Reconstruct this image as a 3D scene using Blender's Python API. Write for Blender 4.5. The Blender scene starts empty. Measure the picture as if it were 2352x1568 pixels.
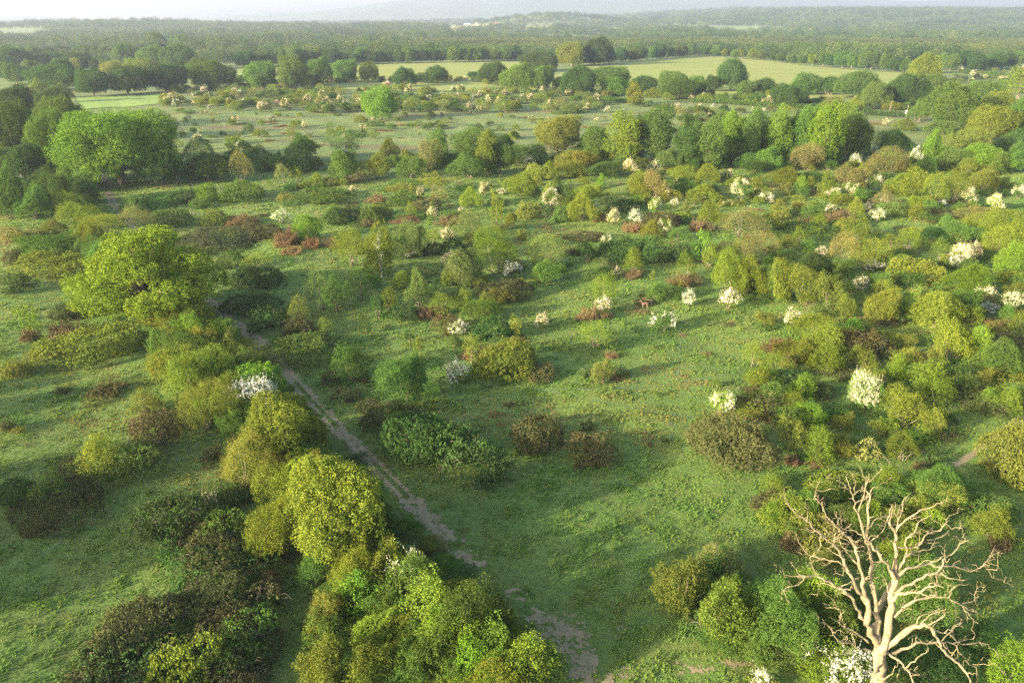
import bpy, math, random
import numpy as np
from mathutils import Vector

SC = bpy.context.scene
COL = SC.collection
SEED = 11
RNG = np.random.default_rng(SEED)
random.seed(SEED)
R = math.radians

# ------------------------------------------------------------------ camera geometry
VW, VH, FPX = 2352.0, 1568.0, 1829.0
HORIZON = 38.0
CAMH = 48.0
PITCH = math.atan((VH / 2 - HORIZON) / FPX)
CP, SP = math.cos(PITCH), math.sin(PITCH)
SUN_EL = R(13.5)
SUN_TRAVEL = Vector((0.85, 0.52)).normalized()


def terrain(x, y):
    x = np.asarray(x, float); y = np.asarray(y, float)
    near = np.clip((900 - y) / 500, 0, 1)
    z = near * (0.22 * np.sin(x * .13 + .7) * np.sin(y * .11 + 1.3) + 0.14 * np.sin(x * .31 + y * .17) + .05 * np.sin(x * .9 - y * .7 + 2))
    g = lambda xc, yc, sx, sy, h: h * np.exp(-((x - xc) / sx) ** 2 - ((y - yc) / sy) ** 2)
    z = z + g(165, 3950, 300, 320, 54) + g(-1380, 3000, 480, 420, 26) + g(-420, 3100, 500, 400, 12)
    sm = lambda t: np.clip(t, 0, 1) ** 2 * (3 - 2 * np.clip(t, 0, 1))
    z = z + 74 * sm((y - 2300) / 2300) * sm((x + 100) / 1900)
    z = z + 30 * sm((y - 4200) / 3000) * sm((x + 1500) / 1500) * (x < 3000)
    return z


def ray(px, py):
    vx, vy = px - VW / 2, py - VH / 2
    return np.array((vx, FPX * CP - vy * SP, -(FPX * SP + vy * CP)))


MARCH = np.geomspace(18, 13000, 900)


def at(px, py):
    """ground point under a pixel of the photo's view, with its distance along the view axis"""
    d = ray(px, py)
    d[2] = min(d[2], -4.0)
    t = MARCH / d[1]
    gap = CAMH + d[2] * t - terrain(d[0] * t, d[1] * t)
    i = int(np.argmax(gap < 0)) if (gap < 0).any() else len(t) - 1
    a, b = (t[i - 1], t[i]) if i else (t[0] * .5, t[0])
    for _ in range(18):
        m = (a + b) / 2
        if CAMH + d[2] * m - float(terrain(d[0] * m, d[1] * m)) > 0:
            a = m
        else:
            b = m
    x, y = d[0] * b, d[1] * b
    return x, y, float(terrain(x, y)), b * FPX


def view(x, y, z):
    dy, dz = y, z - CAMH
    depth = dy * CP - dz * SP
    up = dy * SP + dz * CP
    return VW / 2 + x / depth * FPX, VH / 2 - up / depth * FPX


def inside(poly, x, y):
    x = np.asarray(x, float); y = np.asarray(y, float)
    c = np.zeros(x.shape, bool)
    n = len(poly)
    for i in range(n):
        x0, y0 = poly[i]; x1, y1 = poly[(i + 1) % n]
        if y0 == y1:
            continue
        hit = ((y0 > y) != (y1 > y)) & (x < (x1 - x0) * (y - y0) / (y1 - y0) + x0)
        c ^= hit
    return c


# ------------------------------------------------------------------ materials
def mat(name):
    m = bpy.data.materials.new(name); m.use_nodes = True
    nt = m.node_tree; nt.nodes.clear()
    out = nt.nodes.new('ShaderNodeOutputMaterial')
    return m, nt, out


def N(nt, kind, **kw):
    n = nt.nodes.new(kind)
    for k, v in kw.items():
        if isinstance(k, str) and k.startswith('i_'):
            n.inputs[int(k[2:]) if k[2:].isdigit() else k[2:]].default_value = v
        else:
            setattr(n, k, v)
    return n


def mixc(nt, fac, a, b, mode='MIX'):
    n = nt.nodes.new('ShaderNodeMix'); n.data_type = 'RGBA'; n.blend_type = mode
    for i, v in ((0, fac), (6, a), (7, b)):
        if hasattr(v, 'default_value') or hasattr(v, 'links'):
            nt.links.new(v, n.inputs[i])
        elif i == 0:
            n.inputs[0].default_value = v
        else:
            n.inputs[i].default_value = (*v, 1) if len(v) == 3 else v
    return n.outputs[2]


def leaf_shader(nt, out, colour, trans=.3, trans_tint=(1.15, 1.1, .55), rough=.6):
    dif = N(nt, 'ShaderNodeBsdfDiffuse'); tr = N(nt, 'ShaderNodeBsdfTranslucent')
    tc = mixc(nt, 1.0, colour, trans_tint, 'MULTIPLY')
    nt.links.new(colour, dif.inputs[0]); nt.links.new(tc, tr.inputs[0])
    mx = N(nt, 'ShaderNodeMixShader'); mx.inputs[0].default_value = trans
    nt.links.new(dif.outputs[0], mx.inputs[1]); nt.links.new(tr.outputs[0], mx.inputs[2])
    nt.links.new(mx.outputs[0], out.inputs[0])


def foliage_material(name, second, third, amount=1.0, trans=.3, fixed=None):
    """tint comes from the object's own colour; clumps of leaves differ through the mesh attribute 'tone'"""
    m, nt, out = mat(name)
    oi = N(nt, 'ShaderNodeObjectInfo')
    if fixed:
        oi = N(nt, 'ShaderNodeRGB'); oi.outputs[0].default_value = (*fixed, 1); 
    at_ = N(nt, 'ShaderNodeAttribute', attribute_name='tone')
    r1 = N(nt, 'ShaderNodeMapRange', i_1=.0, i_2=.45, i_3=.85 * amount, i_4=0.)
    nt.links.new(at_.outputs['Fac'], r1.inputs[0])
    r2 = N(nt, 'ShaderNodeMapRange', i_1=.55, i_2=1.0, i_3=0., i_4=.9 * amount)
    nt.links.new(at_.outputs['Fac'], r2.inputs[0])
    a = mixc(nt, 1., oi.outputs['Color'], second, 'MULTIPLY')
    b = mixc(nt, 1., oi.outputs['Color'], third, 'MULTIPLY')
    c = mixc(nt, r1.outputs[0], oi.outputs['Color'], a)
    c = mixc(nt, r2.outputs[0], c, b)
    leaf_shader(nt, out, c, trans)
    return m


M = {}
M['leaf'] = foliage_material('leaf_green', (.50, .68, .72), (1.38, 1.26, .85), 1.1)
M['bramble'] = foliage_material('bramble_leaf', (.95, .82, .8), (1.05, 1.15, .85), 1.0, .2)
M['bracken'] = foliage_material('dead_bracken', (.6, .7, .9), (1.35, 1.3, 1.15), 1.0, .12)
M['mayleaf'] = foliage_material('hawthorn_leaf', (.62, .78, .8), (1.28, 1.22, .8), fixed=(.075, .105, .022))
M['bloom'] = foliage_material('white_blossom', (.78, .8, .78), (1.08, 1.05, .98), .8, .22)


def bark_material(name, a, b, scale):
    m, nt, out = mat(name)
    tc = N(nt, 'ShaderNodeTexCoord')
    no = N(nt, 'ShaderNodeTexNoise', i_Scale=scale, i_Detail=8.0, i_Roughness=.65)
    nt.links.new(tc.outputs['Object'], no.inputs['Vector'])
    w = N(nt, 'ShaderNodeTexNoise', i_Scale=scale * .22, i_Detail=3.0)
    nt.links.new(tc.outputs['Object'], w.inputs['Vector'])
    mr = N(nt, 'ShaderNodeMapRange', i_1=.35, i_2=.65)
    nt.links.new(no.outputs[0], mr.inputs[0])
    c = mixc(nt, mr.outputs[0], a, b)
    mr2 = N(nt, 'ShaderNodeMapRange', i_1=.4, i_2=.62)
    nt.links.new(w.outputs[0], mr2.inputs[0])
    c2 = mixc(nt, 1., c, (.58, .64, .62), 'MULTIPLY')
    c = mixc(nt, mr2.outputs[0], c, c2)
    bs = N(nt, 'ShaderNodeBsdfPrincipled', i_Roughness=.9)
    bs.inputs['Specular IOR Level'].default_value = .2
    nt.links.new(c, bs.inputs['Base Color'])
    bu = N(nt, 'ShaderNodeBump', i_Strength=.5, i_Distance=.04)
    nt.links.new(no.outputs[0], bu.inputs['Height']); nt.links.new(bu.outputs[0], bs.inputs['Normal'])
    nt.links.new(bs.outputs[0], out.inputs[0])
    return m


M['bark'] = bark_material('bark', (.10, .075, .05), (.19, .16, .115), 6)
M['deadwood'] = bark_material('bleached_deadwood', (.135, .104, .060), (.265, .212, .128), 7)
M['birchbark'] = bark_material('birch_bark', (.35, .33, .26), (.55, .52, .44), 4)
M['polewood'] = bark_material('pole_wood', (.15, .125, .095), (.22, .19, .15), 4)


def plain(name, col, rough=.8, var=.25, scale=.5):
    m, nt, out = mat(name)
    tc = N(nt, 'ShaderNodeTexCoord'); no = N(nt, 'ShaderNodeTexNoise', i_Scale=scale, i_Detail=5.)
    nt.links.new(tc.outputs['Object'], no.inputs['Vector'])
    c = mixc(nt, no.outputs[0], tuple(v * (1 - var) for v in col), tuple(min(1, v * (1 + var)) for v in col))
    bs = N(nt, 'ShaderNodeBsdfPrincipled', i_Roughness=rough)
    nt.links.new(c, bs.inputs['Base Color']); nt.links.new(bs.outputs[0], out.inputs[0])
    return m


# ------------------------------------------------------------------ mesh helpers
def mesh_from_quads(name, V, tone=None, mats=(), midx=None):
    """V: (n,4,3)"""
    V = np.asarray(V, np.float32); n = len(V)
    me = bpy.data.meshes.new(name)
    me.vertices.add(4 * n); me.vertices.foreach_set('co', V.reshape(-1))
    me.loops.add(4 * n); me.loops.foreach_set('vertex_index', np.arange(4 * n, dtype=np.int32))
    me.polygons.add(n); me.polygons.foreach_set('loop_start', np.arange(0, 4 * n, 4, dtype=np.int32))
    if midx is not None:
        me.polygons.foreach_set('material_index', np.asarray(midx, np.int32))
    for m in mats:
        me.materials.append(m)
    if tone is not None:
        a = me.attributes.new('tone', 'FLOAT', 'POINT')
        a.data.foreach_set('value', np.repeat(np.asarray(tone, np.float32), 4))
    me.update(calc_edges=True)
    return me


def unit(v):
    return v / np.maximum(np.linalg.norm(v, axis=-1, keepdims=True), 1e-9)


def rand_dirs(rng, n):
    return unit(rng.normal(size=(n, 3)))


def leaf_quads(rng, P, Nrm, size, slim=.6):
    n = len(P)
    t = unit(np.cross(Nrm, rand_dirs(rng, n)) + 1e-6)
    b = np.cross(Nrm, t)
    s = (size * rng.uniform(.7, 1.3, n))[:, None]
    u, v = t * s, b * s * slim
    return np.stack((P - u, P + v, P + u, P - v), 1)


def tube_quads(path, rad, k=6):
    path = np.asarray(path, float); rad = np.asarray(rad, float)
    rings = []; a = None
    for i in range(len(path)):
        d = path[min(i + 1, len(path) - 1)] - path[max(i - 1, 0)]
        d = d / (np.linalg.norm(d) + 1e-9)
        if a is None:
            a = np.cross(d, np.array((0, 0, 1.)) if abs(d[2]) < .8 else np.array((1., 0, 0)))
        a = a - d * np.dot(a, d); a /= np.linalg.norm(a) + 1e-9
        b = np.cross(d, a)
        th = np.linspace(0, 2 * np.pi, k, endpoint=False)
        rings.append(path[i] + rad[i] * (np.cos(th)[:, None] * a + np.sin(th)[:, None] * b))
    return rings


def tubes_mesh(name, tubes, material, k=6):
    verts, faces = [], []
    for path, rad in tubes:
        rings = tube_quads(path, rad, k)
        o = len(verts)
        for r in rings:
            verts.extend(map(tuple, r))
        for i in range(len(rings) - 1):
            for j in range(k):
                a = o + i * k + j; b = o + i * k + (j + 1) % k
                faces.append((a, b, b + k, a + k))
        faces.append(tuple(o + (len(rings) - 1) * k + j for j in range(k)))
    me = bpy.data.meshes.new(name); me.from_pydata(verts, [], faces)
    me.materials.append(material); me.shade_smooth(); me.update()
    return me


def tubes_to_quads(tubes, k=5):
    q = []
    for path, rad in tubes:
        rings = tube_quads(path, rad, k)
        for i in range(len(rings) - 1):
            for j in range(k):
                q.append((rings[i][j], rings[i][(j + 1) % k], rings[i + 1][(j + 1) % k], rings[i + 1][j]))
    return np.array(q, float).reshape(-1, 4, 3)


def wiggle(rng, a, b, n, amp):
    a = np.asarray(a, float); b = np.asarray(b, float)
    t = np.linspace(0, 1, n)[:, None]
    p = a + (b - a) * t
    off = rng.normal(size=(n, 3)) * amp * np.linalg.norm(b - a)
    off[0] = 0
    return p + off * np.sin(t * np.pi * .9 + .1)


# ------------------------------------------------------------------ plant generators (real metres)
def lobe_points(rng, lobes, m, zmin=-.35):
    C = np.array([l[0] for l in lobes], float); S = np.array([l[1] for l in lobes], float)
    w = S[:, 0] * S[:, 1] + S[:, 0] * S[:, 2]
    idx = rng.choice(len(lobes), size=int(m * 2.2), p=w / w.sum())
    d = rand_dirs(rng, len(idx))
    d = d[(d[:, 2] > zmin)]; idx = idx[:len(d)]
    p = C[idx] + d * S[idx]
    keep = p[:, 2] > .02
    for i in range(len(lobes)):
        q = (p - C[i]) / S[i]
        keep &= ~((np.einsum('ij,ij->i', q, q) < .80) & (idx != i))
    p, d, idx = p[keep][:m], d[keep][:m], idx[keep][:m]
    nrm = unit(d / S[idx])
    return p, nrm, idx


def clumps(rng, lobes, m, rad, per, leaf, fill=.3, slim=.62, zmin=-.35):
    p, nrm, idx = lobe_points(rng, lobes, m, zmin)
    m = len(p)
    bump = rng.normal(0, rad * .55, m)[:, None]
    p = p + nrm * bump
    d = unit(rand_dirs(rng, m * per) + .75 * np.repeat(nrm, per, 0))
    rr = rad * rng.uniform(.7, 1.4, m)
    P = np.repeat(p, per, 0) + d * (np.repeat(rr, per) * rng.uniform(.45, 1., m * per))[:, None] * (1, 1, .8)
    Nn = unit(d + .75 * rng.normal(size=d.shape))
    lobe_tone = rng.uniform(.25, .75, len(lobes))
    t = np.repeat(.55 * rng.uniform(0, 1, m) + .45 * lobe_tone[idx], per) + rng.normal(0, .09, m * per)
    Q = leaf_quads(rng, P, Nn, leaf, slim)
    if fill:
        f = int(m * per * fill)
        C = np.array([l[0] for l in lobes]); S = np.array([l[1] for l in lobes])
        ii = rng.integers(0, len(lobes), f)
        pf = C[ii] + rand_dirs(rng, f) * S[ii] * rng.uniform(.35, .92, f)[:, None]
        pf[:, 2] = np.maximum(pf[:, 2], .03)
        Q = np.concatenate((Q, leaf_quads(rng, pf, rand_dirs(rng, f), leaf * 1.35, slim)))
        t = np.concatenate((t, rng.uniform(.1, .6, f)))
    return Q, np.clip(t, 0, 1)


def shoots(rng, p, d, length, per, leaf, spread=.05, tone=None, slim=.5, droop=0.):
    m = len(p)
    L = length * rng.uniform(.55, 1.3, m)
    t = np.tile(np.linspace(0, 1, per), m)
    LL = np.repeat(L, per)
    P = np.repeat(p, per, 0) + np.repeat(d, per, 0) * (t * LL)[:, None]
    P[:, 2] -= droop * (t * LL) ** 2
    P += rng.normal(0, spread, P.shape)
    P[:, 2] = np.maximum(P[:, 2], .03)
    Nn = unit(rand_dirs(rng, m * per) + .4 * np.repeat(d, per, 0))
    if tone is None:
        tone = rng.uniform(0, 1, m)
    tt = np.repeat(tone, per) + rng.normal(0, .1, m * per)
    sz = leaf * (1.15 - .5 * t)
    return leaf_quads(rng, P, Nn, sz, slim), np.clip(tt, 0, 1)


def stems_for(rng, lobes, r, n=5, base=.07):
    out = []
    order = rng.permutation(len(lobes))[:n]
    for i in order:
        c = np.array(lobes[i][0], float)
        s = np.array((rng.normal(0, .08 * r), rng.normal(0, .08 * r), -.1))
        pth = wiggle(rng, s, c, 5, .06)
        out.append((pth, np.linspace(base, base * .3, 5)))
    return out


def bush_lobes(rng, r, h, n, main=.72, lo=.34, hi=.56):
    L = [((rng.normal(0, .06 * r), rng.normal(0, .06 * r), h * .46), (r * main, r * main, h * .5))]
    a0 = rng.uniform(0, 6.28)
    for i in range(n):
        a = a0 + i * 6.283 / n + rng.normal(0, .35)
        rr = r * rng.uniform(.4, .68); s = r * rng.uniform(lo, hi)
        z = h * rng.uniform(.2, .62)
        hz = min(s * rng.uniform(.75, 1.1), (h - z) * 1.0 + .05 * h)
        L.append(((rr * math.cos(a), rr * math.sin(a), z), (s, s, max(hz, .2 * h))))
    return L


def gen_hawthorn(rng, r, h):
    L = bush_lobes(rng, r, h, rng.integers(7, 11), rng.uniform(.5, .62), .26, .5)
    for i in range(3):
        a = rng.uniform(0, 6.28); s = r * rng.uniform(.22, .32); q = r * rng.uniform(.15, .5)
        L.append(((q * math.cos(a), q * math.sin(a), h * rng.uniform(.6, .84)), (s, s, h * .2)))
    leaf = .046 + .005 * min(r, 4)
    area = 2 * math.pi * r * (r + h) * .55
    m = int(area * 12); Q, t = clumps(rng, L, m, .22 + .045 * r, 16, leaf)
    p, n, _ = lobe_points(rng, L, int(area * 9), -.1)
    d = unit(n * .8 + np.array((0, 0, .75)) + .45 * rng.normal(size=n.shape))
    q2, t2 = shoots(rng, p - n * .1, d, .48 + .09 * r, 9, leaf * .85, .05)
    return np.concatenate((Q, q2)), np.concatenate((t, t2)), stems_for(rng, L, r, 5, .05 + .015 * r)


def gen_willow(rng, r, h):
    L = bush_lobes(rng, r, h, rng.integers(5, 8), .70, .3, .52)
    for i in range(2):
        a = rng.uniform(0, 6.28); s = r * rng.uniform(.3, .42); q = r * rng.uniform(.2, .45)
        L.append(((q * math.cos(a), q * math.sin(a), h * rng.uniform(.58, .78)), (s, s, h * .24)))
    leaf = .048 + .005 * min(r, 4)
    area = 2 * math.pi * r * (r + h) * .5
    Q, t = clumps(rng, L, int(area * 5), .24 + .04 * r, 14, leaf, .35, .45)
    p, n, _ = lobe_points(rng, L, int(area * 11), -.25)
    d = unit(n * .95 + np.array((0, 0, .6)) + .2 * rng.normal(size=n.shape))
    q2, t2 = shoots(rng, p - n * .25, d, .5 + .08 * r, 10, leaf * .9, .045, slim=.38)
    return np.concatenate((Q, q2)), np.concatenate((t, t2)), stems_for(rng, L, r, 5, .06 + .012 * r)


def gen_bramble(rng, r, h):
    L = [((0, 0, h * .2), (r * .92, r * .92, h * .72))]
    for i in range(rng.integers(4, 8)):
        a = rng.uniform(0, 6.28); rr = r * rng.uniform(.3, .68); s = r * rng.uniform(.26, .42)
        L.append(((rr * math.cos(a), rr * math.sin(a), h * .15), (s, s, h * rng.uniform(.55, .85))))
    area = math.pi * r * r * 1.5
    leaf = .062 + .005 * min(r, 5)
    Q, t = clumps(rng, L, int(area * 9), .22 + .02 * r, 12, leaf, .25, .65, .0)
    p, n, _ = lobe_points(rng, L, int(area * 3) + 20, .05)
    out = unit(np.stack((n[:, 0] + .3 * rng.normal(size=len(n)), n[:, 1] + .3 * rng.normal(size=len(n)), np.full(len(n), .55)), 1))
    q2, t2 = shoots(rng, p, out, .62 + .07 * r, 11, leaf * .75, .05, droop=.5)
    canes = []
    for i in range(min(60, int(area * 1.2) + 8)):
        j = rng.integers(0, len(p)); d = out[j]; Ln = rng.uniform(.8, 1.5)
        tt = np.linspace(0, Ln, 6)
        pth = p[j] + d * tt[:, None]; pth[:, 2] -= .6 * tt ** 2; pth[:, 2] = np.maximum(pth[:, 2], .03)
        canes.append((pth, np.linspace(.009, .005, 6)))
    return np.concatenate((Q, q2)), np.concatenate((t, t2)), canes


def gen_bracken(rng, r, h):
    m = int(r * r * 75) + 60
    a = rng.uniform(0, 6.283, m); rr = r * np.sqrt(rng.uniform(0, 1, m))
    edge = .78 + .16 * np.sin(a * 2 + rng.uniform(0, 6)) + .14 * np.sin(a * 3 + rng.uniform(0, 6)) + .1 * np.sin(a * 5 + rng.uniform(0, 6))
    rr = rr * edge
    hump = .45 + .55 * np.clip(1 - (rr / r) ** 2, 0, 1)
    hump = hump * (.75 + .35 * np.sin(rr / r * 5 + a * 3))
    p = np.stack((rr * np.cos(a), rr * np.sin(a), np.zeros(m)), 1)
    p[:, 2] = h * .55 * hump * rng.uniform(0, 1, m)
    d = unit(rng.normal(size=(m, 3)) * (.8, .8, .3) + (0, 0, .55))
    Q, t = shoots(rng, p, d, .34, 8, .07, .05, slim=.3, droop=.5)
    return Q, t, []


def gen_may(rng, r, h):
    L = bush_lobes(rng, r, h, rng.integers(6, 9), .66, .32, .52)
    leaf = .056 + .007 * min(r, 3)
    area = 2 * math.pi * r * (r + h) * .55
    Q, t = clumps(rng, L, int(area * 7), .25 + .04 * r, 14, leaf)
    bare = rng.uniform(0, 1, len(L)) < .2
    p, n, idx = lobe_points(rng, L, int(area * 12), -.2)
    patch = np.sin(p[:, 0] * 2.6 / r + 1) + np.sin(p[:, 1] * 2.9 / r + 2) + np.sin(p[:, 2] * 3.1 / h)
    k = ~bare[idx] & (p[:, 2] > h * .2) & (patch + rng.normal(0, .75, len(p)) > -.7)
    p, n = p[k], n[k]
    d = unit(n * .8 + np.array((0, 0, .45)) + .5 * rng.normal(size=n.shape))
    B, bt = shoots(rng, p - n * .12, d, .42 + .07 * r, 10, leaf * .95, .065, slim=.75)
    d2 = unit(n * .9 + np.array((0, 0, .8)) + .35 * rng.normal(size=n.shape))[::9]
    B2, bt2 = shoots(rng, p[::9], d2, .95 + .1 * r, 12, leaf * .75, .05, slim=.75)
    return Q, t, stems_for(rng, L, r, 5, .06 + .012 * r), np.concatenate((B, B2)), np.concatenate((bt, bt2))


def gen_sapling(rng, r, h):
    L = []
    n = rng.integers(4, 7)
    for i in range(n):
        f = (i + .5) / n
        s = r * (.95 - .5 * abs(f - .35)) * rng.uniform(.75, 1.1)
        L.append(((rng.normal(0, .25 * r), rng.normal(0, .25 * r), h * (.16 + .74 * f)), (s, s, h / n * .85)))
    area = 2 * math.pi * r * h * .8
    Q, t = clumps(rng, L, int(area * 4), .22, 12, .075, .3)
    p, nn, _ = lobe_points(rng, L, int(area * 4), -.1)
    d = unit(nn * .6 + np.array((0, 0, .9)) + .25 * rng.normal(size=nn.shape))
    q2, t2 = shoots(rng, p - nn * .1, d, .5, 8, .07, .05)
    st = [(wiggle(rng, (0, 0, -.1), (0, 0, h * .85), 6, .02), np.linspace(.06, .015, 6))]
    return np.concatenate((Q, q2)), np.concatenate((t, t2)), st


def tree_skeleton(rng, lobes, r, h, trunk_r, fork):
    tb = []
    lean = np.array((rng.normal(0, .03 * h), rng.normal(0, .03 * h), fork))
    tb.append((np.array(((0, 0, -.3), (0, 0, .25), lean * .5, lean)), np.array((trunk_r * 1.6, trunk_r * 1.15, trunk_r, trunk_r * .85))))
    for c, s in lobes:
        c = np.array(c, float)
        mid = lean + (c - lean) * .5 + np.array((0, 0, .06 * h))
        p = np.concatenate((wiggle(rng, lean, mid, 4, .05), wiggle(rng, mid, c + np.array((0, 0, s[2] * .3)), 4, .06)[1:]))
        tb.append((p, np.linspace(trunk_r * .52, trunk_r * .08, len(p))))
    return tb


def gen_oak(rng, r, h, nl=None, leaf=None, gap=.0, dens=1.):
    L = []
    nl = nl or int(rng.integers(15, 21))
    for i in range(nl):
        u = (i + .5) / nl
        sn = -.62 + 1.58 * u
        el = math.asin(max(-1, min(1, sn)))
        a = i * 2.39996 + rng.normal(0, .3)
        rr = r * .66 * math.cos(el) ** .7 * rng.uniform(.78, 1.16)
        z = h * (.45 + .34 * math.sin(el)) * rng.uniform(.93, 1.06)
        s = r * rng.uniform(.27, .42) * (1 - gap)
        L.append(((rr * math.cos(a), rr * math.sin(a), z), (s, s, min(s * .85, h * .2))))
    L.append(((0, 0, h * .52), (r * .58 * (1 - 1.6 * gap), r * .58 * (1 - 1.6 * gap), h * .36 * (1 - gap))))
    leaf = leaf or (.048 + .0052 * r)
    area = 2 * math.pi * r * (r + .6 * h) * dens
    Q, t = clumps(rng, L, int(area * 26 * (.085 / leaf) ** 2 / 26 * 4.6), .062 * r * (1 - .8 * gap) + .14, 26, leaf, .2, .65, -.7)
    return Q, t, tree_skeleton(rng, L[:-1], r, h, .045 * r + .1, h * .26)


def gen_open_oak(rng, r, h):
    """an old spreading oak: separate leafy boughs with daylight and limbs between them"""
    L = []
    for n, q, z, s in ((11, .76, .36, .25), (9, .52, .58, .25), (5, .26, .80, .24), (7, .60, .24, .22)):
        a0 = rng.uniform(0, 6.28)
        for i in range(n):
            a = a0 + i * 6.283 / n + rng.normal(0, .2)
            rr = r * q * rng.uniform(.8, 1.2); k = r * s * rng.uniform(.72, 1.25)
            L.append(((rr * math.cos(a), rr * math.sin(a), h * z * rng.uniform(.85, 1.15)), (k, k, min(k * .62, h * .17))))
    area = 2 * math.pi * r * (r + .6 * h)
    Q, t = clumps(rng, L, int(area * 4.4), .52, 22, .092, .16, .65, -.6)
    return Q, t, tree_skeleton(rng, L, r, h, .05 * r + .1, h * .24)


def gen_ash(rng, r, h):
    L = []
    n = int(rng.integers(13, 17))
    for i in range(n):
        f = (i + .5) / n
        a = i * 2.39996 + rng.normal(0, .4)
        w = math.sin(min(1., .34 + .74 * f) * 2.6)
        rr = r * .62 * max(.12, w) * rng.uniform(.6, 1.1)
        z = h * (.14 + .74 * f)
        s = r * rng.uniform(.32, .5)
        L.append(((rr * math.cos(a), rr * math.sin(a), z), (s, s, min(s * .95, h * .16))))
    area = 2 * math.pi * r * h * .8
    leaf = .105
    Q, t = clumps(rng, L, int(area * 3.6), .07 * r + .2, 22, leaf, .2, .6, -.7)
    p, nn, _ = lobe_points(rng, L, int(area * 1.8), -.1)
    d = unit(nn * .7 + np.array((0, 0, .8)) + .3 * rng.normal(size=nn.shape))
    q2, t2 = shoots(rng, p - nn * .1, d, .9, 9, leaf * .9, .1)
    return np.concatenate((Q, q2)), np.concatenate((t, t2)), tree_skeleton(rng, L, r, h, .04 * r + .14, h * .2)


def gen_birch(rng, r, h):
    L = [((0, 0, h * .55), (r * .6, r * .6, h * .42))]
    for i in range(10):
        a = i * 2.4; z = h * (.2 + .065 * i); s = r * rng.uniform(.34, .5)
        L.append(((r * .5 * math.cos(a), r * .5 * math.sin(a), z), (s, s, h * .14)))
    area = 2 * math.pi * r * h * .8
    Q, t = clumps(rng, L, int(area * 3.0), .35, 14, .085, .2, .62, -.9)
    p, nn, _ = lobe_points(rng, L, int(area * 9.0), -.8)
    d = unit(nn * (.7, .7, .2) + np.array((0, 0, -.3)) + .2 * rng.normal(size=nn.shape))
    q2, t2 = shoots(rng, p, d, 1.1, 16, .075, .05, droop=.35)
    tb = []
    for i in range(4):
        top = np.array((rng.normal(0, .3 * r), rng.normal(0, .3 * r), h * rng.uniform(.75, .97)))
        tb.append((wiggle(rng, (rng.normal(0, .1), rng.normal(0, .1), -.1), top, 7, .03), np.linspace(.13, .02, 7)))
        for k in range(5):
            s = tb[i * 6][0][rng.integers(2, 6)]
            e = s + np.array((rng.normal(0, .5 * r), rng.normal(0, .5 * r), rng.uniform(.3, 1.2)))
            tb.append((wiggle(rng, s, e, 4, .05), np.linspace(.045, .012, 4)))
    return np.concatenate((Q, q2)), np.concatenate((t, t2)), tb


def gen_pine(rng, r, h):
    L = []
    for i in range(16):
        f = i / 15; a = i * 2.4; rr = r * .6 * (1 - .75 * f) * rng.uniform(.7, 1.1)
        s = r * (.5 - .22 * f)
        L.append(((rr * math.cos(a), rr * math.sin(a), h * (.3 + .66 * f)), (s, s, h * .045 + .2)))
    area = 2 * math.pi * r * h
    Q, t = clumps(rng, L, int(area * 1.5), .5, 20, .13, .3, .3, -.6)
    tb = [(wiggle(rng, (0, 0, -.2), (0, 0, h * .97), 6, .01), np.linspace(.05 * r + .15, .05, 6))]
    for c, s in L:
        tb.append((wiggle(rng, (0, 0, c[2] - .3), c, 4, .04), np.linspace(.12, .03, 4)))
    return Q, t, tb


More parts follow.
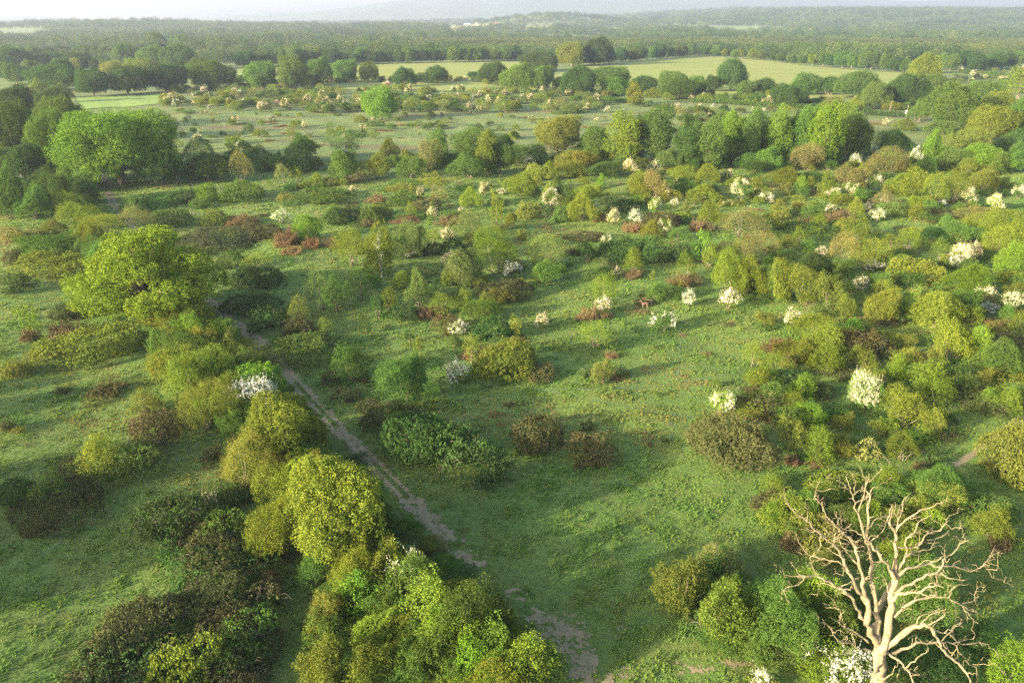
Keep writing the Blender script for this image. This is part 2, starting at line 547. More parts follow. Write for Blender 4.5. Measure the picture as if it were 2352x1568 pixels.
KINDS = {  # letter: name, category, generator, size classes (r, h), leaf material, part names
    'h': ('hawthorn_bush', 'bush', gen_hawthorn, [(1.0, 1.7), (2.1, 3.0), (4.2, 5.2)], 'leaf', 'foliage', 'stem'),
    'd': ('dark_shrub', 'bush', gen_hawthorn, [(1.0, 1.7), (2.1, 3.0), (4.2, 5.2)], 'leaf', 'foliage', 'stem'),
    'l': ('leafy_shrub', 'bush', gen_hawthorn, [(1.0, 1.7), (2.1, 3.0), (4.2, 5.2)], 'leaf', 'foliage', 'stem'),
    'y': ('hedge_bush', 'bush', gen_hawthorn, [(1.0, 1.7), (2.1, 3.0), (4.2, 5.2)], 'leaf', 'foliage', 'stem'),
    'j': ('seedling_bush', 'bush', gen_hawthorn, [(1.0, 1.7), (2.1, 3.0)], 'leaf', 'foliage', 'stem'),
    'q': ('scrub_bush', 'bush', gen_hawthorn, [(1.0, 1.7), (2.1, 3.0), (4.2, 5.2)], 'leaf', 'foliage', 'stem'),
    'u': ('thorn_bush', 'bush', gen_hawthorn, [(1.0, 1.7), (2.1, 3.0), (4.2, 5.2)], 'leaf', 'foliage', 'stem'),
    's': ('willow_bush', 'bush', gen_willow, [(1.0, 1.8), (2.3, 3.4), (4.6, 5.6)], 'leaf', 'foliage', 'stem'),
    'b': ('bramble_mound', 'bramble', gen_bramble, [(1.6, .9), (3.2, 1.5), (6.0, 2.4)], 'bramble', 'foliage', 'vine'),  # last part: the bare arching bramble canes
    'k': ('bracken_patch', 'bracken', gen_bracken, [(1.2, .7), (2.6, .9), (5.0, 1.1)], 'bracken', None, None),
    'm': ('flowering_hawthorn', 'flowering bush', gen_may, [(.8, 1.6), (1.7, 3.0), (3.2, 4.2)], 'leaf', 'foliage', 'stem'),
    't': ('sapling', 'young tree', gen_sapling, [(.6, 2.0), (1.3, 4.0)], 'leaf', 'crown', 'trunk'),
    'o': ('oak_tree', 'tree', gen_oak, [(5.0, 9.0), (9.5, 13.0)], 'leaf', 'crown', 'trunk'),
    'f': ('maple_tree', 'tree', gen_oak, [(4.2, 7.5)], 'leaf', 'crown', 'trunk'),
    'a': ('ash_tree', 'tree', gen_ash, [(5.2, 14.0)], 'leaf', 'crown', 'trunk'),
    'w': ('birch_tree', 'tree', gen_birch, [(2.6, 8.0)], 'leaf', 'crown', 'trunk'),
    'v': ('whitebeam_tree', 'tree', gen_hawthorn, [(2.1, 4.6)], 'leaf', 'crown', 'trunk'),
    'n': ('pine_tree', 'tree', gen_pine, [(6.0, 15.0)], 'leaf', 'crown', 'trunk'),
}
NVAR = {'h': 4, 'd': 2, 'l': 3, 'u': 2, 'q': 3, 'y': 3, 'j': 2, 's': 3, 'b': 3, 'k': 3, 'm': 4, 't': 3, 'o': 4, 'f': 3, 'a': 4, 'w': 1, 'v': 1, 'n': 1}
CACHE = {}


def normalise(parts, r, h):
    Q = parts[0]
    all_ = np.concatenate([q.reshape(-1, 3) for q in parts if q is not None and len(q)])
    ex = max(np.percentile(np.abs(all_[:, 0]), 98.5), np.percentile(np.abs(all_[:, 1]), 98.5), .01)
    ez = max(np.percentile(all_[:, 2], 99.6), .01)
    return np.array((r / ex, r / ex, h / ez))


WARP = {}


def warp(Q, r, h, rng, amt=1.):
    """pull the crown about, leaf by leaf, so that no outline stays round"""
    if rng is not None:
        WARP['p'] = rng.uniform(0, 6.28, 9)
    p = WARP['p']
    c = Q.mean(1, keepdims=True)
    u = c / r
    k = np.clip(c[..., 2:3] / h, 0, 1)
    dx = .13 * r * (np.sin(2.1 * u[..., 1:2] + 2.6 * k + p[0]) + .6 * np.sin(4.3 * u[..., 0:1] + 3.7 * k + p[1]))
    dy = .13 * r * (np.sin(2.3 * u[..., 0:1] + 2.4 * k + p[2]) + .6 * np.sin(4.1 * u[..., 1:2] + 3.3 * k + p[3]))
    dz = .09 * h * k * (np.sin(3.1 * u[..., 0:1] + p[4]) + np.sin(3.4 * u[..., 1:2] + p[5]) + .5 * np.sin(6.3 * u[..., 0:1] + 5.2 * u[..., 1:2] + p[6]))
    return Q + amt * np.concatenate((dx, dy, dz), -1)


def proto(k, cls, var, joined):
    key = (k, cls, var, joined)
    if key in CACHE:
        return CACHE[key]
    base = (k, cls, var, 'raw')
    name, cat, gen, sizes, lm, pf, ps = KINDS[k]
    r, h = sizes[cls]
    if base not in CACHE:
        rng = np.random.default_rng(1000 * ord(k) + 37 * cls + var)
        res = gen(rng, r, h)
        Q, t, st = res[:3]
        B, bt = (res[3], res[4]) if len(res) > 3 else (None, None)
        s = normalise((Q, B), r, h)
        Q = warp(Q * s, r, h * (1 if k in 'hludsqyjbm' else 1.0), rng, .55 if k in 'oafnw' else 1.)
        if B is not None:
            B = warp(B * s, r, h, None, 1.)
        st = [(np.asarray(p) * s, rad) for p, rad in st]
        CACHE[base] = (Q, t, st, B, bt)
    Q, t, st, B, bt = CACHE[base]
    wood = M['birchbark'] if k == 'w' else M['bark']
    if joined:
        qs, ts, mi, mats = [Q], [t], [np.zeros(len(Q), int)], [M['mayleaf' if k == 'm' else lm]]
        if B is not None:
            qs.append(B); ts.append(bt); mi.append(np.full(len(B), 1)); mats.append(M['bloom'])
        elif st and k not in 'b':
            T = tubes_to_quads(st, 4)
            qs.append(T); ts.append(np.zeros(len(T))); mi.append(np.full(len(T), 1)); mats.append(wood)
        CACHE[key] = mesh_from_quads(name, np.concatenate(qs), np.concatenate(ts), mats, np.concatenate(mi))
    else:
        d = {pf: mesh_from_quads(name + '_' + pf, Q, t, [M[lm]])} if pf else {}
        if st:
            d[ps] = tubes_mesh(name + '_' + ps, st, wood, 6 if k in 'ofaw' else 5)
        if B is not None:
            d['blossom'] = mesh_from_quads(name + '_blossom', B, bt, [M['bloom']])
        CACHE[key] = d
    return CACHE[key]
# Plants read off the photograph: kind letter + colour letter, outline box x0 y0 x1 y1 (pixels of a
# 2352 x 1568 view of the photo; at() turns them into ground points and real sizes), then an optional landmark name.
PLANTS = """
oL 180 529 534 757 | the big spreading oak
sT 292 477 363 540 | the tan domed willow
mE 15 403 64 438
mE 162 384 198 416
hG 0 395 62 505
hG 48 440 120 508
hG 95 408 170 480
hG 120 385 212 445
hG 165 400 226 470
hD 60 388 132 440
hG 0 440 45 508
hD 165 420 228 475
sY 135 440 205 502
sY 150 465 240 532
sY 190 490 287 548
hY 175 520 240 582
sG 195 552 264 615
mP 229 524 273 549
hG 48 544 182 602
bY 50 583 202 638
bB 8 568 58 608
bT 0 520 54 555
bO 35 529 94 557
bD 0 631 76 674
hO 95 505 152 547
tL 48 695 112 778 | the fresh green sapling in rusty bracken
kR 42 750 92 786
kB 115 685 214 738
kR 103 733 194 784
bY 122 754 302 838 | the long glossy bramble bank
sO 71 795 130 834
kO 0 815 78 870
bD 522 676 636 726
bD 570 713 662 768
bD 498 578 564 618
sY 560 580 622 622
bD 543 614 646 662
tG 582 630 597 663
bB 405 528 594 574
mE 455 549 481 566
bB 560 514 644 549
bO 461 478 524 520
kR 508 490 594 522
bG 278 452 346 491
bG 358 466 434 524
bG 308 452 412 480
hL 455 424 503 466 | the bright lime shrub
bG 502 422 608 462
bD 405 437 459 468
bG 436 454 484 479
sT 632 380 674 424
sY 672 384 699 420
mC 819 379 832 398
bB 790 396 848 419
tL 614 413 631 434
hY 710 402 746 432
bO 746 406 780 428
hY 684 420 710 437
bG 680 432 806 467
tY 715 438 739 464
bO 637 446 680 466
mC 801 425 823 445
kO 884 420 962 444
bG 888 442 962 474
kR 846 444 890 470
sY 964 402 1022 442
mC 957 426 979 457
sT 984 436 1026 472
bB 945 458 1007 488
sY 931 468 958 500
mC 981 460 1006 509
bD 740 478 824 516
sY 744 472 778 502
bG 818 475 899 512
kR 823 503 867 524
kR 890 495 974 518
mW 627 480 667 515 | the round white track-bend hawthorn
hL 668 499 740 558 | the lime bush in red bracken
kR 622 526 702 568
kR 690 545 737 572
kR 638 564 698 587
kR 742 542 780 570
sY 768 526 846 618 | the round green willow
wY 841 520 914 641 | the weeping yellow birch
hS 908 520 984 597
mE 926 568 961 593
bB 973 541 1020 588
mC 1008 520 1046 557
bD 1013 550 1070 585
sS 1038 493 1128 562
sY 1080 517 1166 587
sL 1090 547 1192 637 | the big lime willow
kR 1005 491 1064 520
hY 1060 433 1107 480
mP 1050 474 1067 489
mC 1095 414 1127 452
mW 1140 431 1166 449
tY 1121 439 1161 522
hY 1158 489 1188 528
bB 1130 508 1165 530
mC 1015 577 1056 619
hS 1024 580 1104 660 | the white-flanked grey-green bush
mE 1148 594 1199 647
sS 706 626 782 720 | the grey-topped sallow
hG 744 646 807 723
sG 794 619 867 696
vS 926 623 993 710 | the pale whitebeam
bT 946 612 992 639
bS 912 621 950 648
hD 853 675 884 734
hY 879 662 911 710
bB 994 695 1032 726
kR 950 704 1014 737
bD 898 708 957 738
sO 656 682 713 756 | the golden willow by the track
hG 640 699 666 732
sY 716 735 770 777
bB 652 735 722 780
tD 826 726 856 768
bG 616 778 750 838 | the low green trackside bramble
hS 749 768 788 798
tD 928 756 953 788
tY 949 771 978 818
sY 1042 668 1089 717
hG 1066 692 1142 744
sY 1103 675 1141 722
bB 994 717 1065 771
bD 1088 729 1173 789
mW 1030 735 1081 776 | the starry white hawthorn
hG 1030 764 1058 798
sY 1067 768 1104 840
kR 1054 795 1094 828
kB 1088 786 1152 822
tY 1169 729 1201 777
kR 1160 771 1217 792
bB 1108 645 1217 696
hY 1188 640 1210 662
mC 1424 365 1475 407 | the cream hawthorn below the ash
mC 1495 366 1516 402
hY 1203 380 1250 417
mC 1200 372 1222 402
hY 1242 378 1278 417
hY 1275 376 1341 412
hG 1335 376 1424 410
hY 1155 406 1227 456
mC 1218 419 1239 452
mW 1244 438 1286 483
hY 1242 426 1276 464
sS 1242 474 1266 503
bO 1185 458 1248 504
hY 1311 428 1368 477
hG 1263 428 1314 462
hY 1308 445 1371 513
bG 1268 468 1323 510
mW 1345 463 1373 500
bD 1370 452 1455 489
tY 1338 405 1361 431
hL 1368 404 1391 434
hY 1443 402 1502 459
hT 1479 396 1527 462
mC 1516 425 1541 462
hL 1456 449 1481 470
mC 1489 450 1521 495 | the tall white hawthorn
mC 1392 475 1424 519
mW 1440 476 1475 519
mT 1560 459 1589 501
mW 1539 455 1559 476
kR 1358 483 1398 510
kR 1427 507 1491 537
bB 1472 489 1560 522
hY 1470 510 1517 552
mC 1509 500 1544 546
sG 1521 522 1592 561
bB 1304 531 1380 558 | the lone brown bramble mound
mW 1379 536 1403 567
bD 1378 554 1472 606
bD 1453 551 1542 602
bD 1518 559 1592 606
sS 1203 537 1293 624 | the broad grey sallow
hG 1231 603 1296 654
kB 1295 564 1335 588
hD 1326 555 1374 603
hY 1431 576 1482 627
hG 1512 570 1539 600
hD 1348 609 1402 652
sS 1365 591 1398 618
mC 1401 611 1430 639
tL 1590 531 1643 606
hG 1580 555 1612 605
hY 1611 567 1647 615
sY 1557 582 1595 639
kR 1538 624 1602 662
bY 1554 636 1592 660
tY 1488 618 1506 645
kR 1427 615 1479 642
sY 1353 630 1424 711 | the yellow willow with a white skirt
mW 1365 678 1407 723
kR 1322 702 1392 738
hG 1485 651 1521 702 | the dark shrub behind the deer
bG 1514 660 1566 690
bB 1452 684 1491 705
kR 1452 708 1497 723
mW 1496 702 1555 766 | the round white hawthorn beside the deer
mW 1563 660 1598 708
mW 1646 660 1698 714
mC 1227 716 1263 756
sY 1325 743 1407 807 | the domed yellow willow
bD 1388 771 1434 807
kR 1389 803 1419 825
tD 1614 729 1628 753
tD 1448 748 1462 764
sT 1682 537 1776 612 | the big tan willow dome
sY 1638 567 1725 642
hY 1634 594 1702 682
hY 1682 594 1752 687
hG 1746 603 1803 692
sT 1634 480 1764 555 | the wide olive willow
hY 1602 471 1653 528
kR 1583 501 1635 534
hY 1539 384 1602 419
hY 1598 384 1653 426
hG 1551 414 1599 452
hY 1583 426 1656 468
hT 1617 425 1653 456
mC 1680 414 1728 465 | the paired cream hawthorn
mC 1659 455 1686 476
mC 1651 390 1686 420
mW 1740 439 1772 467
hY 1671 405 1713 432
sO 1700 786 1758 850
hY 1770 390 1827 432
hL 1824 407 1854 447
hO 1791 420 1821 450
hD 1824 393 1887 426
hY 1879 399 1917 453
hT 1914 384 1989 432
mP 1896 432 1935 459
mC 1935 417 1972 453
mC 1986 405 2029 441
hG 1956 434 1995 465
hY 2040 405 2085 450
hY 2067 390 2119 453
sY 2118 404 2172 472
sY 2164 389 2214 470
hY 2106 450 2145 480
mE 2142 450 2170 477
hO 2233 393 2284 444
mC 2204 431 2243 471
mC 2264 447 2305 486
mC 2319 411 2354 459
sY 1770 461 1813 498 | the small yellow willow dome
mT 1817 458 1848 486
mW 1892 465 1917 494
kR 1898 478 1962 514
hY 1947 456 1980 495
sT 2001 446 2055 483
mC 1977 464 2007 489
mW 1995 477 2034 510
bG 2007 465 2082 498
hY 2082 471 2118 507
bB 2112 477 2163 498
kR 1829 498 1887 518
bD 1796 515 1927 546 | the dark oval bramble mound
sY 1817 525 1852 570
mC 1755 497 1781 522
tY 1790 500 1804 528
sY 1929 510 1998 558
mC 1977 515 2002 549
hD 1989 525 2029 564
sY 2022 540 2070 572
sY 2061 528 2112 585
sT 2202 474 2304 522
sY 2228 490 2354 562
hY 2244 500 2302 562
hY 2290 508 2354 578
hD 2119 525 2182 564
hG 2160 516 2254 564
sY 2250 524 2332 592
mW 2150 585 2206 624
mC 2174 560 2233 615 | the great cream hawthorn thicket
mP 2219 555 2254 603
sO 2137 549 2182 600
hL 2283 566 2354 645
sT 1898 548 1977 622
sY 1943 552 2029 627
mE 1980 594 2029 624
hG 1911 600 1956 645
mP 1868 563 1902 591
hL 1839 555 1870 585
mT 1788 544 1822 577
hD 1776 573 1827 615
hD 1836 582 1917 636
hY 1748 603 1822 696
sY 1798 609 1875 702
hO 1868 633 1930 711
mC 1926 635 1989 678
hO 1920 678 1962 729
hY 1974 666 2055 750
hG 2046 684 2100 747
hY 2088 684 2196 765 | the broad sunlit hawthorn
hG 1995 627 2049 669
bY 2052 594 2151 654 | the golden bramble heap
mT 2082 651 2136 692
sG 2133 645 2163 682
hL 2184 615 2259 678
mC 2235 641 2283 687
hG 2175 672 2250 738
mE 2248 692 2292 722
mC 2280 666 2354 723
hG 2292 704 2328 742
mC 1793 702 1843 756 | the spiky cream hawthorn
hO 1734 717 1782 753
sY 1809 717 1926 798 | the large mixed willow clump
hY 1860 756 1935 828
kR 1755 768 1818 816
bB 1926 759 2031 828
hL 1935 734 1974 777
hY 1776 789 1866 834
kR 1791 810 1827 848
hY 1863 799 1936 862
bB 1932 796 2005 840
bB 1860 831 1966 864
hY 2141 744 2220 835
hL 2207 762 2272 840
hO 2127 787 2166 847
hG 2243 795 2343 876
mW 2274 780 2318 819 | the star-like white spray
hY 2031 822 2082 886
hY 2079 831 2163 915
hS 2154 849 2193 900
bO 2079 786 2124 828
bB 2286 756 2354 807
kR 2256 732 2325 765
mC 1935 852 2018 942 | the ragged bare-stemmed hawthorn
hY 1710 843 1767 900
hS 1761 843 1839 888
hL 1806 864 1869 924
mC 1752 873 1806 930
bB 1688 888 1812 942
kR 1716 930 1806 969
bD 1880 882 1912 918
hO 2226 849 2274 894
hY 2241 891 2295 939
hY 2286 897 2340 954
bB 2218 909 2342 957
hY 2013 891 2088 962
hT 2049 915 2112 963
hY 2112 936 2169 1006
hY 2022 963 2063 999
hL 1808 924 1863 963
hL 1830 930 1899 984
hO 1782 963 1845 1044
hL 1830 990 1916 1065 | the vivid lime hawthorn
hO 1908 951 1959 993
sS 1908 990 1950 1032
bT 1956 1002 2022 1059
kR 1797 1041 1839 1071
kR 1848 1050 1899 1080
kR 2091 1059 2133 1083
sY 2031 996 2112 1071 | the round yellow willow
hG 2076 987 2124 1032
bD 2109 1038 2154 1071
bB 1590 965 1767 1077 | the wide bramble dome
bO 2262 988 2450 1117 | the ochre bramble at the frame edge
hG 2093 1088 2219 1173
mP 2091 1119 2171 1173 | the pink hawthorn behind the dead tree
bD 2216 1139 2318 1197
hY 2230 1170 2318 1255 | the brown-skirted yellow hawthorn
kR 2268 1222 2322 1268
hL 1743 1160 1815 1214
hY 1740 1098 1808 1139
hG 1804 1122 1879 1207
hG 1876 1112 1930 1180
kR 1788 1214 1849 1268
bO 1829 1199 1934 1275
bD 2009 1112 2080 1180
hY 2046 1136 2080 1163
hL 2114 1170 2162 1227
sT 1611 1257 1696 1335 | the tawny-topped willow
hO 1505 1296 1623 1412
hL 1659 1321 1713 1383
hY 1599 1364 1722 1482
hG 1688 1366 1892 1517
hG 1619 1439 1762 1517
hL 1804 1324 1902 1452
hG 1859 1399 1962 1502
mW 1818 1490 1990 1622 | the white hawthorn under the dead tree
mW 1713 1537 1780 1602
hD 2049 1503 2273 1612
hL 2269 1483 2360 1602
hD 2209 1435 2294 1506
hG 1999 1309 2152 1462
hL 1808 1326 1906 1412
hG 767 790 852 887
bB 737 838 784 887
bB 761 889 828 923
hG 864 831 1002 941 | the wind-swept green hawthorn
hS 867 839 912 875
bB 819 887 870 953
bB 839 926 954 989
mW 1019 824 1078 887 | the white hawthorn beside the footpath
bY 1090 793 1227 877 | the sunlit bramble dome
bB 1203 839 1278 878
bD 884 955 1047 1064
bD 968 955 1107 1070 | the huge dark bramble
bD 1029 980 1174 1117
bB 1170 963 1302 1040
bB 1296 996 1401 1070
kB 1329 961 1365 992
tD 1191 911 1205 934
kR 1485 1006 1499 1026
hO 1359 827 1407 886
bD 1329 842 1362 868
kR 1395 859 1434 878
bB 1407 847 1449 865
mW 1627 894 1681 957 | the lone snow-white hawthorn
sY 366 714 512 798
hG 374 769 482 854
hO 468 760 577 837
sG 377 769 512 856
hD 490 770 572 815
sO 374 811 542 948 | the ochre willow bank
sO 412 884 542 1008
sO 482 806 622 873
fL 528 838 652 930 | the lime field maple
mE 521 896 653 983 | the grey-white hawthorn
hG 506 944 572 1019
fY 566 918 752 1085 | the tall yellow maple
sO 497 999 642 1148
hG 649 1044 777 1132
hD 774 1039 848 1082
fY 662 1074 902 1315 | the largest hedge maple
hY 573 1148 704 1292
hY 745 1188 882 1335
hL 794 1189 899 1262
hG 899 1186 979 1254
hO 963 1231 1027 1279
mW 915 1260 959 1286
mE 944 1282 978 1308
mW 895 1292 992 1386 | the white hawthorn inside the hedge
mE 872 1223 892 1247
hY 835 1267 934 1348
hG 690 1283 765 1357
hG 756 1319 902 1408
hG 979 1273 1046 1333
hD 995 1299 1094 1348
hY 1002 1337 1091 1408
hG 941 1363 1021 1440
hY 819 1372 938 1453
hO 717 1359 792 1463
hG 701 1417 822 1517
hY 1034 1379 1165 1453
hY 909 1430 1066 1517
hY 1069 1433 1206 1517
hY 1136 1475 1274 1603
hY 957 1497 1136 1603
hY 787 1481 934 1603
hO 700 1481 810 1603
hG 845 1442 952 1503
bB 143 1021 217 1100
hY 191 1001 292 1102 | the pointed yellow bush
bG 257 1004 383 1102
hO 299 905 377 959
kR 293 949 365 983
bB 299 950 425 1030
kB 467 1021 512 1060
hG 77 1097 170 1174
bB 44 1121 239 1210 | the brown bramble on the west slope
bD 0 1097 89 1162
bD 332 1136 482 1244
bD 359 1196 432 1292
bG 461 1169 566 1244
mC 468 1133 508 1171 | the cream starburst hawthorn
bB 419 1241 557 1322
bB 442 1277 562 1402
bB 558 1289 662 1417
bB 229 1389 422 1512
bD 398 1384 602 1482
bD 193 1479 402 1602 | the sprawling bramble bank
bY 348 1459 522 1602
bD 478 1439 612 1562
kB 118 884 167 907
kB 193 869 307 917
kO 86 845 176 866
kB 0 956 32 992
hO 26 979 59 999
oL 158 263 407 434 | the domed oak by the track
hD 385 350 432 425
oD 0 206 97 305
oD 88 213 177 305
oG 103 231 207 335
oG 0 248 97 395
oG 78 268 182 405
oD 130 290 214 400
oD 30 330 110 432
oG -20 340 60 430
hY 75 188 112 227
hG 115 198 162 237
sS 421 330 500 402
hG 428 364 537 422
sT 530 357 585 422
hD 556 340 612 374
mW 604 346 629 364
hG 668 318 738 374
sS 755 296 832 364 | the domed grey willow
hG 590 359 675 398
hG 670 354 724 397
hL 547 323 577 351
mE 760 345 816 382 | the grey-white tree-line hawthorn
hG 762 351 824 414
hY 842 361 892 414
hY 878 321 915 364
sT 956 326 1017 398 | the tawny willow
aG 982 299 1032 364
aG 1032 297 1113 385
aY 1094 306 1149 404
hG 914 366 980 414
hG 1038 362 1124 414
hG 1126 319 1192 374
oO 1229 274 1331 354 | the golden oak
hG 1326 303 1397 358
hO 1265 349 1329 394
aY 1394 260 1484 380
aG 1450 245 1547 376 | the tall ash
mC 1366 339 1402 374
mC 1486 369 1517 402
hG 1164 337 1264 385
mW 1204 355 1230 390
hG 1122 340 1182 404
hY 1298 352 1372 398
aD 1544 288 1612 390
aG 1588 284 1662 394
aL 1644 263 1705 376
aG 1696 257 1747 380
aL 1745 257 1809 376 | the bright lime ash
aG 1808 255 1862 376
aY 1849 247 1927 385
aL 1902 244 1977 372
aG 1560 270 1618 372
aG 1618 262 1672 368
aY 1672 268 1725 366
aG 1722 262 1775 366
aG 1785 260 1838 368
aL 1835 252 1885 366
aG 1880 262 1935 368
aG 1940 275 1996 372
aG 1340 290 1400 372
hD 1704 367 1759 400
sT 1810 333 1879 394
mE 1946 353 1981 385
sS 1955 297 2049 356
hG 2018 308 2092 358
hL 2114 312 2152 386
mE 2082 339 2120 385
sT 1984 349 2080 414
hO 2157 299 2260 366
hD 2279 305 2354 358
hL 2204 341 2305 394
mC 2304 364 2332 391
hG 2134 344 2212 392
hG 2304 334 2360 382
oG 2123 197 2228 304
oG 2191 193 2298 275
oO 2242 215 2327 290
oY 2215 249 2322 325
oG 2298 229 2377 325
nO 2288 156 2378 240 | the dark pine
mC 2207 276 2244 302
hS 2124 283 2202 312
hG 2088 239 2134 282
hO 2052 274 2103 302
mC 2023 271 2045 290
oL 836 206 917 278 | the lone oak on the heath
oG 759 143 823 190
oO 824 147 870 190
oD 906 159 956 200
oD 952 168 989 192
oD 978 156 1030 193
oD 1072 165 1102 182
oD 1098 147 1165 193
oG 1149 154 1226 215
oG 1216 156 1273 205
oG 1266 179 1316 211
oD 1288 157 1367 223
oG 1352 157 1449 200
oG 1381 179 1446 222
aY 1436 192 1475 242
oD 1446 177 1510 207
oG 1508 168 1575 209
oG 1519 183 1602 228
oG 1572 179 1622 225
oD 1616 175 1658 211
oD 1643 141 1712 210 | the tall dark belt oak
oG 1690 186 1737 225
oD 1724 183 1779 223
oD 1770 199 1849 248
oG 1814 172 1881 219
oD 1875 179 1928 219
oG 1918 168 2011 227
oG 1976 193 2040 251
oD 2030 177 2133 248 | the broad dome oak by the road
oG 2122 175 2173 208
oY 2084 129 2155 190
mT 1878 226 1939 261
oG 434 143 542 206
oG 564 147 639 206 | the round oak where scrub begins
oG 640 136 708 206
oG 697 141 762 198
oD 329 154 434 213
oD 250 157 340 219
oD 178 165 254 223
oG 74 154 182 209
oY 232 143 290 176
oY 282 139 362 176
oG 372 107 448 162
oG 315 111 384 158
oG 264 107 315 148
oD 149 125 218 165
oD 77 125 153 159
oD -5 114 78 162
hY 0 150 34 176
hO 34 152 65 176
oG 333 78 384 122
oG 387 84 445 118
oD 1194 123 1284 165
oY 1280 103 1346 153
oD 1328 93 1402 151
"""
# ------------------------------------------------------------------ colours (linear base colours of leaves)
PAL = {
    'Y': (.108, .140, .021), 'G': (.062, .108, .024), 'D': (.038, .072, .020), 'L': (.100, .168, .022),
    'O': (.106, .124, .025), 'S': (.086, .122, .038), 'T': (.128, .132, .046), 'B': (.058, .062, .025),
    'K': (.118, .165, .020), 'R': (.102, .074, .036), 'W': (.58, .545, .43), 'C': (.54, .475, .32), 'P': (.50, .40, .33), 'E': (.42, .43, .39),
}
WORD = {'Y': 'yellow-green', 'G': 'mid-green', 'D': 'dark green', 'L': 'lime-green', 'O': 'olive-ochre', 'S': 'grey-green',
        'T': 'tawny', 'K': 'yellow-green', 'B': 'brownish', 'R': 'rust-red', 'W': 'white', 'C': 'cream', 'P': 'pinkish', 'E': 'greyish-white'}
NOUN = {'h': 'hawthorn bush', 'd': 'twiggy shrub', 'l': 'leafy shrub', 'u': 'thorn bush', 'q': 'scrub bush', 'y': 'hedge bush', 'j': 'seedling bush', 's': 'willow bush', 'b': 'bramble mound', 'k': 'dead bracken patch', 'm': 'flowering hawthorn',
        't': 'sapling', 'o': 'broad oak', 'f': 'field maple', 'a': 'tall ash', 'w': 'weeping birch', 'v': 'whitebeam', 'n': 'pine'}
SIZEW = ('low', 'small', 'medium', 'large')
THINGS = []      # records for labelling: object, kind letter, colour letter, size word, view x, view y, landmark name, fixed label, zone
SUBRNG = np.random.default_rng(5)


def jitter(c, amt=.12):
    v = 1 + SUBRNG.normal(0, amt)
    g = 1 + SUBRNG.normal(0, amt * .5, 3)
    return (*[float(max(.005, min(.9, c[i] * v * g[i]))) for i in range(3)], 1.0)


def link(name, data, parent=None):
    o = bpy.data.objects.new(name, data); COL.objects.link(o)
    if parent is not None:
        o.parent = parent
    return o


def plant(k, c, x, y, z, r, h, vx, vy, big, landmark=None, label=None, zone='near', mesh=None):
    if k == 'h':
        k = {'heath': 'q', 'belt': 'y', 'tree line': 'y', 'scrub': 'j', 'meadow': 'j'}.get(zone) or {'D': 'd', 'Y': 'l', 'L': 'l', 'O': 'u', 'T': 'u'}.get(c, 'h')
    name, cat, gen, sizes, lm, pf, ps = KINDS[k]
    cls = min(range(len(sizes)), key=lambda i: abs(math.log(sizes[i][0] / max(r, .05))))
    var = int(SUBRNG.integers(0, NVAR[k]))
    r0, h0 = sizes[cls]
    if landmark == 'the big spreading oak':
        c = 'K'
    rot = float(SUBRNG.uniform(0, 6.283)); z -= .03
    green = jitter(PAL['L'] if SUBRNG.uniform() < .25 else PAL['Y'] if SUBRNG.uniform() < .5 else PAL['G']) if k == 'm' else jitter(PAL[c])
    white = jitter(PAL[c], .05) if k == 'm' else None
    if k == 't':
        big = True
    if big and k != 'k':
        root = link(name, None)
        parts = mesh or proto(k, cls, var, False)
        for pn, me in parts.items():
            ch = link(pn, me, root)
            ch.color = white if pn == 'blossom' else green
        o = root
        o.empty_display_size = .2
    else:
        me = mesh or proto(k, cls, var, True)
        o = link(name, me); o.color = green
        if k == 'm':
            o.color = white
    o.location = (x, y, z); o.rotation_euler = (0, 0, rot); o.scale = (r / r0, r / r0, h / h0)
    o['category'] = cat
    sw = SIZEW[0 if h < 1.3 and k != 'k' else 1 if r < 1.6 else 2 if r < 3.4 else 3]
    if k in 'oafn':
        sw = 'small' if r < 4.5 else 'medium' if r < 7.5 else 'large'
    THINGS.append([o, k, c, sw, vx, vy, landmark, label, zone])
    return o


def lmk_is_big(lm):
    return lm == 'the big spreading oak'


def place_box(k, c, x0, y0, x1, y1, landmark=None, label=None, zone='near', mesh=None):
    cx = (x0 + x1) / 2
    foot = .85 if k not in 'oanwvtf' else .6      # how much of the crown's half-width reaches the ground towards the viewer
    yb = y1
    for _ in range(4):
        x, y, z, depth = at(cx, yb)
        s = FPX / depth
        dep = math.atan2(CAMH - z, math.hypot(x, y))
        r = (x1 - x0) / 2 / s
        yb = y1 - r * math.sin(dep) * s * foot * .85
        yb = max(yb, HORIZON + 6)
    q = (yb - y0) / s
    rz = r * .8 * math.sin(dep)
    hh = math.sqrt(max(q * q - rz * rz, 0)) / math.cos(dep)
    lo = {'b': .22, 'k': .12, 'm': .8, 's': .7, 'h': .55}.get(k, .8) * r
    h = max(hh, lo, .35)
    if k in 'hsb':
        r *= 1.1; h *= 1.06
    if lmk_is_big(landmark):
        r *= .92
    if k == 'm' and x1 < 1010 and y1 > 890:
        h *= 1.45
    if k == 'b':
        h = min(h, .85 * r + .5)
    big = (x1 - x0) >= 30 and y1 > 300
    return plant(k, c, x, y, z, r, h, cx, (y0 + y1) / 2, big, landmark, label, zone, mesh)


boxes = []
for line in PLANTS.strip().splitlines():
    body, _, lmk = line.partition('|')
    kc, *nums = body.split()
    boxes.append((kc[0], kc[1], *map(float, nums), lmk.strip() or None))

